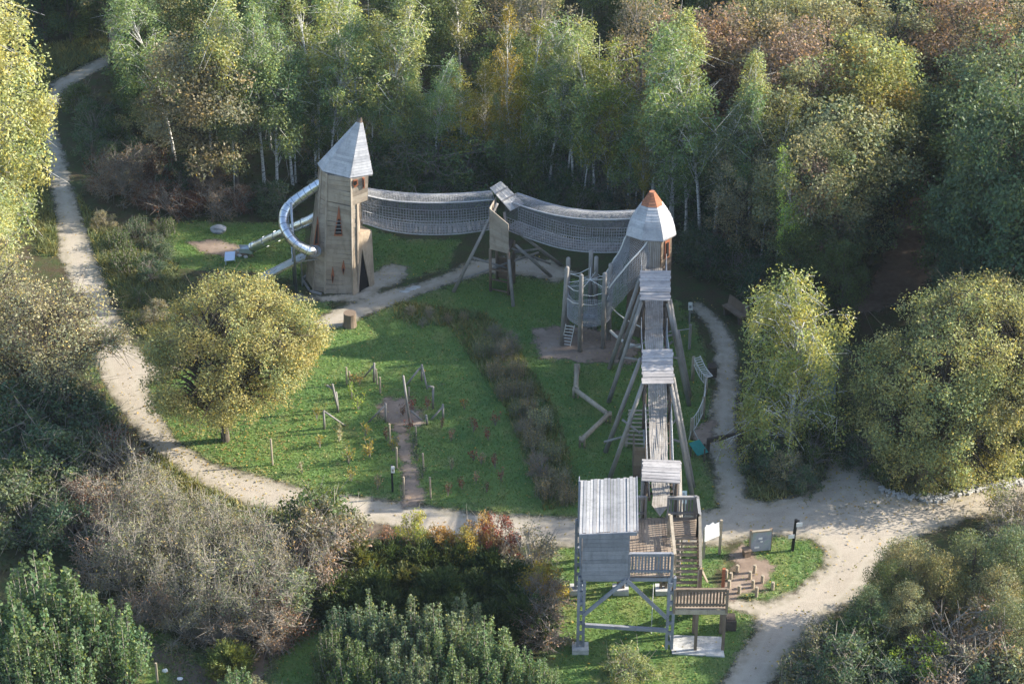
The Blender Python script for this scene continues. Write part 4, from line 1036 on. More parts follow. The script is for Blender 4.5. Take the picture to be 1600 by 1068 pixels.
for dx in (-.16, .16): mb = MB(); mb.beam(b + V((dx, 0, 0)), b + V((dx, 0, .62)), .06); mb.build('leg', M['pale_green'], t)
mb = MB(); mb.slab(b + V((-.22, -.22, .5)), b + V((.22, -.22, .5)), b + V((.22, .2, .85)), b + V((-.22, .2, .85)), .04); pl = mb.build('panel', M['pale_green'], t)
mb = MB(); mb.slab(b + V((-.12, -.13, .625)), b + V((.12, -.13, .625)), b + V((.12, .1, .82)), b + V((-.12, .1, .82)), .012); mb.build('picture', M['stone'], pl)
b = at(1077, 545); t = thing('wooden_stake', 'single tall grey stake behind the rope course', 'stake', b); mb = MB(); mb.tube([b, V((b.x, b.y, zat(b, 507)))], .07, 8); mb.build('post', M['wood_pole'], t); mb = MB(); mb.tube([V((b.x, b.y, 1.1)), at(1045, 518, 1.6)], .02, 5); mb.build('rope', M['rope'], t)
# blue-grey panel behind the weeping birch
b = at(1286, 660); t = thing('backed_display_board', 'pale blue display board half hidden behind the weeping birch', 'sign', b)
n = V((0, -1, 0)); q = [onplane(x, y, b, n) for x, y in ((1270, 622), (1305, 628), (1307, 566), (1268, 562))]
for p in (q[0], q[1]): mb = MB(); mb.beam(V((p.x, p.y + .05, 0)), V((p.x, p.y + .05, q[2].z)), .1); mb.build('post', M['wood_dark'], t)
mb = MB(); mb.prism(q, n * .04); mb.build('panel', plain('pale_blue_print', (.42, .52, .62), .4, var=.35, scale=1.5), t)
# rocks, stump, white stones
def rock(base, s, label, mat='stone', seed=1, name='boulder', cat='rock', group=None):
    bmr = bmesh.new(); bmesh.ops.create_icosphere(bmr, subdivisions=3, radius=1.0)
    for v in bmr.verts:
        f = 1 + .28 * mnoise.noise(v.co * 1.3 + V((seed * 7, 0, 0))) + .10 * mnoise.noise(v.co * 4 + V((seed, 3, 0)))
        v.co = V((v.co.x * s[0] * f, v.co.y * s[1] * f, max(-.1, v.co.z * s[2] * f + s[2] * .6)))
    me = bpy.data.meshes.new(name); bmr.to_mesh(me); bmr.free(); me.materials.append(M[mat]); o = bpy.data.objects.new(name, me); link(o); o.location = at(*base)
    return tag(o, label, cat, group)
rock((342, 362), (.42, .32, .24), 'grey boulder on the grass left of the slides', seed=2)
for i, (x, y) in enumerate(((362, 398), (374, 400), (372, 392), (384, 402))): rock((x, y), (.12, .10, .07), 'small pale stone in the dug sand below the tube slide', 'concrete', 5 + i, 'stone', 'stone', 'stones in the dug sand')
for i, (x, y) in enumerate(((222, 1028), (258, 1048), (281, 1061), (205, 880))): rock((x, y), (.11, .09, .06), 'small white stone on the grass in the lower left clearing', 'white', 11 + i, 'stone', 'stone', 'white stones in the lower left clearing')
for i, (x, y) in enumerate(((633, 456), (642, 452), (650, 449))): rock((x, y), (.25, .12, .05), 'flat pale stone set along the path below the net bridge', 'concrete', 21 + i, 'stone', 'stone', 'flat stones by the upper path')
b = at(547, 509); mb = MB(); mb.tube([b, b + V((0, 0, .35)), b + V((.02, 0, .72))], [.33, .29, .30], 14); o = mb.build('tree_stump', M['wood_brown'], loc=b); tag(o, 'cut tree stump at the path edge in front of the tall spire tower', 'stump')
b = at(246, 1066); mb = MB(); mb.beam(b, b + V((0.02, 0, .95)), .07); o = mb.build('wooden_stake', M['wood_log'], loc=b); tag(o, 'thin pale stake in the lower left clearing', 'stake')
b = at(174, 100); mb = MB(); mb.beam(b, b + V((0, 0, 1.1)), .14); o = mb.build('path_bollard', M['black'], loc=b); tag(o, 'dark bollard at the far bend of the upper left path', 'bollard')
for q_ in (((632, 232), (672, 205), 1.2, 'higher of two pale rails in the wood behind the long net bridge'), ((655, 238), (700, 222), .8, 'lower of two pale rails in the wood behind the long net bridge')):
    (x0, y0), (x1, y1), z, lb = q_; a, b = at(x0, y0, z), at(x1, y1, z); t = thing('forest_rail', lb, 'fence', V((a.x, a.y, 0))); mb = MB(); mb.beam(a, b, .1); mb.build('rail', M['wood_log'], t)
    for p in (a.lerp(b, .05), a.lerp(b, .95)): mb = MB(); mb.beam(V((p.x, p.y, 0)), p, .1); mb.build('post', M['wood_log'], t)

# ------------------------------------------------------------------ stakes on the lawn
def CX(x, y): return 500 + x / 7.27, 560 + y / 7.27
stk = [((305, 295), 95), ((340, 265), 145), ((650, 295), 115), ((685, 390), 210), ((1010, 430), 325), ((797, 975), 740), ((1095, 985), 770)]
lst = [(CX(*b), 560 + t_ / 7.27) for b, t_ in stk] + [((620, 731), 699), ((662, 736), 708), ((631.5, 777), 745), ((673, 778), 745), ((426, 726), 685)]
st0 = None
for i, (b, ty) in enumerate(lst):
    p = at(*b); h = zat(p, ty)
    if st0 is None: mb = MB(); mb.tube([(0, 0, -.05), (0, 0, 1.0)], .042, 8); st0 = mb.build('wooden_stake', M['wood_log']); o = st0
    else: o = st0.copy(); COL.objects.link(o)
    o.location = p; o.scale = (1, 1, h); o.rotation_euler = (RND.uniform(-.03, .03), RND.uniform(-.03, .03), i)
    if b[0] == 426: tag(o, 'lone pale stake standing right of the round yellow tree trunk', 'stake')
    else: tag(o, 'thin upright stake of the young planting on the lawn', 'stake', 'stakes of the lawn planting')
frames = [('upright stake with one slanting strut at the far left of the lawn planting', [((615, 270), (615, 50))], [((605, 85), (500, 212))]),
          ('tall tripod of thin poles at the far end of the lawn planting', [((1155, 250), (1158, 70))], [((1140, 100), (975, 305)), ((1160, 80), (1218, 345))]),
          ('long grey pole leaning left over the lawn path', [((1025, 760), (945, 195))], []),
          ('post with a short top arm right of the lawn path', [((1283, 570), (1285, 320))], [((1285, 318), (1228, 316))]),
          ('bundle of pale poles leaning together beside the round yellow tree', [((210, 605), (140, 290)), ((205, 570), (182, 380))], [((75, 300), (140, 345))]),
          ('pale pole sloping from a post down to the lawn left of the path', [((50, 800), (42, 590))], [((40, 592), (288, 764))]),
          ('dark post with one long strut at the left of the lawn path', [((745, 725), (745, 510))], [((742, 525), (550, 722))]),
          ('V of thin poles between two low posts right of the lawn path', [((1400, 690), (1395, 520)), ((1220, 750), (1205, 640))], [((1030, 590), (1212, 748)), ((1212, 748), (1395, 545))])]
for lb, posts, struts in frames:
    b0_ = at(*CX(*posts[0][0])); t = thing('pole_frame', lb, 'pole frame', b0_)
    for (bb, tt_) in posts:
        p = at(*CX(*bb)); px_, py_ = CX(*tt_); q = onplane(px_, py_, p, V((0, 1, 0))); mb = MB(); mb.tube([p, q], .05, 8); mb.build('post', M['wood_pole'], t, True)
    for (aa, bb) in struts:
        xa, ya = CX(*aa); xb, yb = CX(*bb); p = onplane(xa, ya, b0_, V((0, 1, 0)))
        q = at(xb, yb) if p.z > .6 and yb > ya + 8 else onplane(xb, yb, b0_, V((0, 1, 0)))
        mb = MB(); mb.tube([p, q], .042, 8); mb.build('strut', M['wood_pole'], t, True)
# ================================================================== trees and shrubs
def leaf_quads(C, n, size, rng, aspect=.62, up=.35, cen=None, axis=None):
    """n leaf faces at positions C (n,3); returns verts, quads"""
    nrm = rng.normal(0, 1, (n, 3))
    if cen is not None:
        o = C - cen; o /= (np.linalg.norm(o, axis=1)[:, None] + 1e-6); nrm = nrm * .75 + o * .6
    nrm[:, 2] += up; nrm /= np.linalg.norm(nrm, axis=1)[:, None]
    a = rng.normal(0, 1, (n, 3)) if axis is None else axis + rng.normal(0, .35, (n, 3))
    t = np.cross(nrm, a); t /= np.linalg.norm(t, axis=1)[:, None] + 1e-9; b = np.cross(nrm, t)
    s = size * rng.uniform(.6, 1.35, n)[:, None]; L = b * s; W = t * s * aspect
    v = np.stack([C - L * .55, C + W * .5 - L * .05, C + L * .55, C - W * .5 - L * .05], 1).reshape(-1, 3)
    return v, np.arange(4 * n).reshape(-1, 4)

def prune(v, q): return v, q

class Kind: pass
PROTO = {}
def finish(kind, h, wood_mb, barkm, V4, Q4):
    tr = None
    if wood_mb is not None and wood_mb.v:
        tr = bpy.data.meshes.new('trunk'); tr.from_pydata(wood_mb.v, [], wood_mb.f); tr.materials.append(barkm)
        tr.polygons.foreach_set('use_smooth', np.ones(len(wood_mb.f), dtype=bool)); tr.update()
    cr = mesh_np('crown', V4, Q4, M['leaf'])
    PROTO.setdefault(kind, []).append((h, tr, cr))

def trunk_curve(h, lean, rng, n=7, wob=.12):
    ph = rng.uniform(0, 6.28, 2); pts = []
    for i in range(n + 1):
        t = i / n; pts.append(V((lean[0] * t * t + wob * math.sin(t * 4 + ph[0]) * t, lean[1] * t * t + wob * math.sin(t * 4.6 + ph[1]) * t, h * t)))
    return pts
def along(pts, t):
    f = t * (len(pts) - 1); i = min(int(f), len(pts) - 2); return pts[i].lerp(pts[i + 1], f - i)

def broad(kind, seed, h, R, z0, nclus, nleaf, lsize, barkm, profile, rcl=.62, trunk_r=.16, droop=0.0, shell=.75, twigs=3, lean=.3, flat=.8, lumpy=1.0, multi=1):
    """trunk with limbs running to leaf clusters; profile(t) gives the crown half width along the crown's height"""
    rng = np.random.default_rng(seed); w = MB(); trunks = []
    for k in range(multi):
        ln = rng.normal(0, lean, 2) if multi == 1 else np.array([math.cos(k * 2.4 + seed) * R * .45, math.sin(k * 2.4 + seed) * R * .45])
        pts = trunk_curve(h * .93 * (1 if k == 0 else rng.uniform(.75, .95)), ln, rng); trunks.append(pts)
        w.tube(pts, [trunk_r * (1.15 if i == 0 else 1) * (1 - .86 * i / (len(pts) - 1)) / (1 if multi == 1 else 1.4) for i in range(len(pts))], 7, cap=False)
    cen = []; rads = []; tries = 0
    while len(cen) < nclus and tries < 6000:
        tries += 1
        t = rng.uniform(0, 1); a = rng.uniform(0, 6.283); pr = profile(t) * R
        lump = 1 + .24 * lumpy * math.sin(a * 2 + seed) * math.sin(t * 7 + seed * 2) + .16 * lumpy * math.sin(a * 5 + seed * 3 + t * 9)
        if rng.uniform(0, R) > pr + .15 * R: continue
        rr_ = pr * lump * (shell + (1 - shell) * rng.random() if rng.random() < .72 else math.sqrt(rng.random()) * .8)
        ax = along(trunks[0], min(1, (z0 + (h - z0) * t) / (h * .95)))
        cen.append((ax.x + math.cos(a) * rr_, ax.y + math.sin(a) * rr_, z0 + (h - z0) * t)); rads.append(rcl * rng.uniform(.5, 1.45))
    cen = np.array(cen); rads = np.array(rads)
    for c, r in zip(cen, rads):
        c = V(c); tk = trunks[int(rng.integers(0, len(trunks)))]; hz = max(.12, min(.92, (c.z - rng.uniform(.5, 1.6) - .25 * (V((c.x, c.y, 0)).length)) / (h * .93)))
        b = along(tk, hz); m_ = b.lerp(c, .55) + V((rng.normal(0, .1), rng.normal(0, .1), .12 * (c - b).length * (1 if droop == 0 else 1.6)))
        r0 = max(.018, trunk_r * .30 * (1 - hz * .6)); w.tube([b, m_, c], [r0, r0 * .6, .010], 4, cap=False)
        for k in range(twigs):
            e = c + V(rng.normal(0, 1, 3)) * r * .8 + V((0, 0, -droop * r)); w.tube([m_.lerp(c, rng.uniform(.5, 1)), e], [.013, .005], 3, cap=False)
    per = rng.multinomial(nleaf, rads ** 2 / (rads ** 2).sum()); P = []
    for c, r, n in zip(cen, rads, per):
        q = rng.normal(0, 1, (n, 3)); q /= np.linalg.norm(q, axis=1)[:, None] + 1e-9; q *= (rng.random(n) ** .42)[:, None] * r; q[:, 2] *= flat
        if droop > 0:
            k = rng.random(n) ** 1.6; q[:, 2] -= droop * r * 2.2 * k; q[:, :2] *= (1 - .35 * k)[:, None]
        P.append(q + c)
    P = np.vstack(P); P = P[P[:, 2] > .05]
    ctr = np.array([0, 0, z0 + (h - z0) * .4])
    v, q = leaf_quads(P, len(P), lsize, rng, cen=ctr, up=.35)
    finish(kind, h, w, barkm, v, q)

def dome(t): return max(.05, math.sqrt(max(0, 1 - (abs(t - .38) / (.62 if t > .38 else .55)) ** 2.2)))
def ovoid(t): return max(.06, (math.sin(math.pi * min(1, t * .92 + .06)) ** .8) * (1 - .35 * t))
def ovoid2(t): return max(.12, (math.sin(math.pi * min(1, t * .80 + .12)) ** .7))
def colu(t): return max(.1, min(1, .78 + .3 * math.sin(t * 9.0) * .5 + .2 * (1 - t)) * min(1, (1.02 - t) * 4.5))
def dome2(t): return dome(t) * min(1, .45 + t * 2.4)
def tall(t): return max(.06, min(1, (t + .05) * 3.2) * (1 - t) ** .55)
def full(t): return max(.05, math.sqrt(max(0, 1 - (max(0, t - .25) / .75) ** 2.4)) * (.82 + .18 * min(1, t * 4)))
for s in range(8): broad('birch', 100 + s, 11.3 + .6 * (s % 4), 1.45 + .22 * (s % 3), (3.0, 4.6, 5.4, 3.8)[s % 4], 62 + 8 * (s % 3), 8800, (.115, .13, .12)[s % 3], M['birch_bark'], (ovoid, dome, ovoid, tall)[(s + s // 4) % 4], (.50, .62, .56)[s % 3], .085 + .012 * (s % 3), (.30, .6, .15, .45)[(s // 2) % 4], .6, 3, 1.0, .9)
for s in range(5): broad('oak', 200 + s, 9.8 + .5 * s, 2.7 + .2 * (s % 2), 2.6, 85, 15000, .14, M['bark'], dome, .74, .19, 0, .8, 2, .5, .75)
for s in range(2): broad('dense', 250 + s, 9.5, 2.5, 1.2, 85, 15000, .14, M['bark'], full, .78, .19, 0, .8, 2, .5, .8)
for s in range(2): broad('round', 300 + s, 7.9, 3.85, 2.2, 330, 70000, .092, M['bark'], dome2, .60, .26, .12, .82, 3, .25, .82, lumpy=.4, multi=3)
broad('walnut', 310, 8.3, 3.6, .6, 350, 85000, .095, M['bark'], full, .62, .22, .15, .84, 3, .3, .8, lumpy=.75, multi=3)
for s in range(2): broad('weeping', 330 + s, 8.2, 2.0, .8, 130, 26000, .10, M['birch_bark'], colu, .5, .12, 1.0, .6, 3, .35, .95, lumpy=1.9)
for s in range(2): broad('bigbirch', 340 + s, 13.5, 2.5, 2.2, 170, 40000, .125, M['birch_bark'], ovoid2, .66, .17, .9, .65, 3, .5, .95)
for s in range(2): broad('thin', 360 + s, 6.6, 2.9, 1.9, 150, 15000, .095, M['bark'], dome, .62, .15, 0, .7, 12, .3, .85, multi=3)
for s in range(3): broad('sparse', 380 + s, 10.5, 2.2, 3.0, 60, 5200, .14, M['twig'], dome, .7, .13, 0, .7, 9, .6, .85)
for s in range(4): broad('shrub', 400 + s, 2.2, 1.25, .1, 48, 4600, .10, M['twig'], full, .36, .05, 0, .75, 5, .2, .85, multi=4)
for s in range(2): broad('drybush', 420 + s, 2.2, 1.3, .15, 46, 2600, .085, M['twig'], full, .38, .05, 0, .75, 10, .2, .85, multi=4)

def poplar(kind, seed, h, R, nsh, nleaf, ls, zb=.3):
    """bushy young tree of upright shoots with large leaves up each shoot"""
    rng = np.random.default_rng(seed); w = MB(); P = []; AX = []
    for k in range(nsh):
        a = rng.uniform(0, 6.283); r = math.sqrt(rng.random()) * R; top = h * (1 - .5 * (r / R) ** 2.2) * rng.uniform(.62, 1.0)
        b = V((math.cos(a) * r * .25, math.sin(a) * r * .25, 0)); m_ = V((math.cos(a) * r * .8, math.sin(a) * r * .8, top * .5)); e = V((math.cos(a) * r, math.sin(a) * r, top))
        w.tube([b, m_, e], [.04, .022, .006], 4, cap=False)
        n = int(nleaf / nsh * (top / h)); t = rng.random(n) ** .75
        q = np.array([list(b.lerp(m_, x * 2) if x < .5 else m_.lerp(e, x * 2 - 1)) for x in t]); an = rng.uniform(0, 6.283, n); rr_ = (.09 + .42 * (1 - t)) * rng.uniform(.5, 1.2, n)
        q[:, 0] += np.cos(an) * rr_; q[:, 1] += np.sin(an) * rr_; P.append(q[q[:, 2] > zb])
    P = np.vstack(P); v, q = leaf_quads(P, len(P), ls, rng, .75, .25, np.array([0, 0, h * .35])); finish(kind, h, w, M['twig'], v, q)
for s in range(3): poplar('poplar', 500 + s, 4.6, 1.4, 52, 11500, .115)

def gorse(kind, seed, h, R):
    """spiky evergreen broom bush: upward sprays of fine needles"""
    rng = np.random.default_rng(seed); P = []; A = []
    for k in range(150):
        a = rng.uniform(0, 6.283); r = R * math.sqrt(rng.random()); z = h * (1 - .65 * (r / R) ** 2) * rng.uniform(.75, 1.05)
        d = np.array([math.cos(a) * (.35 + r / R * .8), math.sin(a) * (.35 + r / R * .8), 1.0]); d /= np.linalg.norm(d); L = rng.uniform(.5, .95)
        n = 46; t = rng.random(n); q = np.array([math.cos(a) * r, math.sin(a) * r, z]) - d * (1 - t)[:, None] * L + rng.normal(0, .06, (n, 3)); P.append(q); A.append(np.repeat(d[None], n, 0) + rng.normal(0, .25, (n, 3)))
    P = np.vstack(P); A = np.vstack(A); k = P[:, 2] > .03; P, A = P[k], A[k]
    v, q = leaf_quads(P, len(P), .17, rng, .22, .2, None, np.cross(A, rng.normal(0, 1, A.shape)))
    # needles run along the spray
    n = len(P); d = A / np.linalg.norm(A, axis=1)[:, None]; sd_ = np.cross(d, rng.normal(0, 1, (n, 3))); sd_ /= np.linalg.norm(sd_, axis=1)[:, None]; s = rng.uniform(.10, .22, n)[:, None]
    v = np.stack([P - d * s * .5, P + sd_ * .022, P + d * s * .5, P - sd_ * .022], 1).reshape(-1, 3); finish(kind, h, None, None, v, np.arange(4 * n).reshape(-1, 4))
for s in range(3): gorse('gorse', 600 + s, 1.7, 1.35)

def sapling(kind, seed, h, R, nl):
    """leafless sapling: upright stem, many thin rising twigs, few small leaves"""
    rng = np.random.default_rng(seed); w = MB(); P = []
    for st in range(2):
        pts = trunk_curve(h * rng.uniform(.8, 1), rng.normal(0, .35, 2), rng, 6, .1); w.tube(pts, [.040 * (1 - .85 * i / 6) for i in range(7)], 5, cap=False)
        for k in range(26):
            t = rng.uniform(.15, .97); b = along(pts, t); a = rng.uniform(0, 6.283); L = R * (1.15 - t * .7) * rng.uniform(.5, 1.1)
            e = b + V((math.cos(a) * L, math.sin(a) * L, L * rng.uniform(.4, 1.0))); m_ = b.lerp(e, .5) + V((0, 0, -.04)); w.tube([b, m_, e], [.014, .010, .004], 3, cap=False)
            for j in range(4):
                s0 = b.lerp(e, rng.uniform(.3, 1)); e2 = s0 + V(rng.normal(0, .22, 3)) + V((0, 0, .15)); w.tube([s0, e2], [.008, .003], 3, cap=False); P.append(list(s0.lerp(e2, rng.random())))
                P.append(list(e2))
    P = np.array(P); P = P[rng.integers(0, len(P), nl)] + rng.normal(0, .09, (nl, 3)); P = P[P[:, 2] > .1]
    v, q = leaf_quads(P, len(P), .085, rng); finish(kind, h, w, M['twig'], v, q)
for s in range(5): sapling('sapling', 700 + s, 4.2 + .3 * (s % 3), 1.0, 620)

def seedling(kind, seed, h, nl):
    rng = np.random.default_rng(seed); w = MB(); P = []
    for k in range(6):
        a = rng.uniform(0, 6.283); r = rng.uniform(.05, .28); e = V((math.cos(a) * r, math.sin(a) * r, h * rng.uniform(.6, 1))); w.tube([(0, 0, 0), V((e.x * .4, e.y * .4, e.z * .5)), e], [.014, .010, .004], 4, cap=False)
        for j in range(nl // 6): P.append(list(V((0, 0, 0)).lerp(e, rng.uniform(.35, 1)) + V(rng.normal(0, .06, 3))))
    P = np.array(P); v, q = leaf_quads(P, len(P), .085, rng, .6); finish(kind, h, w, M['twig'], v, q)
for s in range(3): seedling('seedling', 800 + s, 1.0, 90 + 20 * s)

def weeds(kind, seed, h, R):
    """clump of dead upright stalks with seed heads"""
    rng = np.random.default_rng(seed); w = MB(); P = []
    for k in range(60):
        a = rng.uniform(0, 6.283); r = R * math.sqrt(rng.random()); b = V((math.cos(a) * r, math.sin(a) * r, 0)); e = b + V((rng.normal(0, .15), rng.normal(0, .15), h * rng.uniform(.55, 1))); w.tube([b, e], [.012, .005], 3, cap=False)
        for j in range(22): P.append(list(b.lerp(e, rng.uniform(.15, 1)) + V(rng.normal(0, .07, 3))))
    P = np.array(P); v, q = leaf_quads(P, len(P), .10, rng, .5); finish(kind, h, w, M['twig'], v, q)
for s in range(3): weeds('weeds', 850 + s, 1.25, .62)

COLS = dict(gbr=(.22, .205, .125), g=(0.227, 0.289, 0.136), gy=(0.320, 0.338, 0.145), y=(0.443, 0.368, 0.081), ol=(0.262, 0.256, 0.149), olb=(0.287, 0.240, 0.163), br=(0.271, 0.184, 0.150), dg=(0.093, 0.136, 0.077),
            mg=(.10, .135, .048), rb=(.16, .075, .05), pop=(0.124, 0.176, 0.077), wal=(.26, .235, .075), grey_=(.20, .185, .115), grey=(.36, .33, .215), ggr=(0.150, 0.182, 0.098), pink=(.46, .25, .19), ora=(.40, .23, .085), red=(.27, .085, .07), lime=(.30, .36, .06), yb=(.36, .27, .06), gor=(.075, .100, .035), gor2=(.12, .125, .045))
TREES = []          # (x, y, radius) of everything planted, for spacing
NAMES = dict(birch='birch_tree', oak='oak_tree', dense='broadleaf_tree', round='round_tree', walnut='broadleaf_tree', weeping='weeping_birch', bigbirch='birch_tree', thin='bare_tree', sparse='bare_tree', shrub='shrub', drybush='dry_bush', poplar='young_poplar', gorse='broom_bush', sapling='bare_sapling', seedling='young_plant', weeds='dry_weeds')
CATS = dict(shrub='shrub', drybush='shrub', poplar='tree', gorse='shrub', sapling='sapling', seedling='young plant', weeds='dry plant')
cnt = {}
rt = random.Random(21)
def plant(kind, loc, h, color, label, group=None, wide=1.0, variant=None, jit=.10, name=None, rz=None):
    P = PROTO[kind]; i = cnt.get(kind, 0); cnt[kind] = i + 1
    ph, tr, cr = P[(i if variant is None else variant) % len(P)]
    nm = name or NAMES[kind]
    r = thing(nm, label, CATS.get(kind, 'tree'), (loc.x, loc.y, 0), group, rt.uniform(0, 6.283) if rz is None else rz)
    s = h / ph; r.scale = (s * wide, s * wide, s)
    c = COLS[color] if isinstance(color, str) else color; j = rt.uniform(1 - jit, 1 + jit); j2 = rt.uniform(1 - jit * .6, 1 + jit * .6)
    small = kind in ('shrub', 'drybush', 'gorse', 'seedling', 'weeds')
    o = bpy.data.objects.new('foliage' if small else 'crown', cr); link(o, r); o.color = (c[0] * j * j2, c[1] * j, c[2] * j, 1)
    if tr: link(bpy.data.objects.new('stem' if small or kind == 'sapling' else 'trunk', tr), r)
    TREES.append((loc.x, loc.y)); return r
def top(px, py, h): return at(px, py, h * .97)          # ground spot of a plant whose top shows at a pixel
# ---- the single trees that stand out
def hero(kind, px, py, h, col, label, **kw):
    p = top(px, py, h); p.z = 0; return plant(kind, p, h, col, label, **kw)
def stand(kind, bx, by, h, col, label, **kw): return plant(kind, at(bx, by), h, col, label, **kw)
stand('round', 352, 688, 7.9, (.345, .31, .135), 'round yellow-green tree with a short dark trunk on the lawn left of the path mouth', wide=.95, variant=0, jit=0)
stand('thin', 92, 648, 6.9, 'grey', 'grey half bare tree with dark open limbs left of the gravel path', variant=0, jit=0)
stand('thin', -25, 640, 7.6, 'grey', 'pale thin-leaved tree cut by the left edge below the yellow birch', variant=1, jit=0)
stand('bigbirch', 8, 380, 15.5, (.40, .40, .19), 'tall yellow birch filling the upper left corner beside the path', variant=0, jit=0, wide=1.1)
stand('bigbirch', -22, 520, 9.5, (.36, .38, .19), 'lower yellow-green birch at the left edge in front of the tallest one', variant=1, jit=0, wide=1.2)
stand('weeping', 1234, 712, 8.8, (.36, .36, .13), 'weeping birch with yellow top between the walkway path and the gravel square', variant=0, jit=0, wide=1.0)
stand('dense', 1290, 640, 4.0, 'ol', 'low olive bush tree filling the gap right of the weeping birch', variant=0, jit=0, wide=.9)
stand('walnut', 1456, 722, 8.6, (.33, .325, .15), 'broad yellow-green tree dominating the right side above the stone kerb', variant=0, jit=0, wide=1.0)
stand('round', 1580, 716, 7.9, (.32, .30, .16), 'second rounded tree at the right edge behind the stone kerb', variant=1, jit=0, wide=.9)
stand('sparse', 1640, 640, 7.2, 'grey', 'half bare grey tree at the right edge behind the rounded tree', variant=0)
for i, (x, y, h, c) in enumerate(((1195, 735, 1.7, 'dg'), (1235, 755, 1.5, 'grey'), (1270, 730, 1.8, 'mg'), (1208, 700, 2.0, 'ol'), (1255, 765, 1.2, 'dg'), (1290, 690, 2.0, 'mg'))): stand('shrub', x, y, h, c, 'low shrub in the clump under the weeping birch', group='shrubs under the weeping birch')
for i, (x, y, h, c) in enumerate(((1350, 730, 1.8, 'dg'), (1395, 748, 1.6, 'mg'), (1440, 752, 1.3, 'olb'), (1480, 748, 1.4, 'grey'), (1540, 735, 1.6, 'ggr'), (1590, 725, 1.8, 'mg'), (1365, 700, 2.2, 'mg'))): stand('shrub', x, y, h, c, 'low green shrub growing at the foot of the broad right-hand trees', group='shrubs under the right-hand trees')

CLEAR = PATH + TRACK[:1] + LAWN[:1] + LAWN[3:5] + SOIL[:2]
WOODS = [gpoly([(200, 90), (190, -120), (1800, -160), (1800, 640), (1660, 600), (1560, 560), (1490, 500), (1480, 400), (1450, 300), (1400, 160), (1395, 250), (1395, 350), (1385, 430), (1345, 475), (1290, 490), (1210, 470), (1150, 420), (1080, 385), (960, 330), (860, 318), (760, 290), (700, 295), (610, 292), (480, 292), (400, 310), (300, 315), (225, 200)]),
         gpoly([(-60, 60), (60, 80), (150, 20), (170, -100), (-60, -120)])]
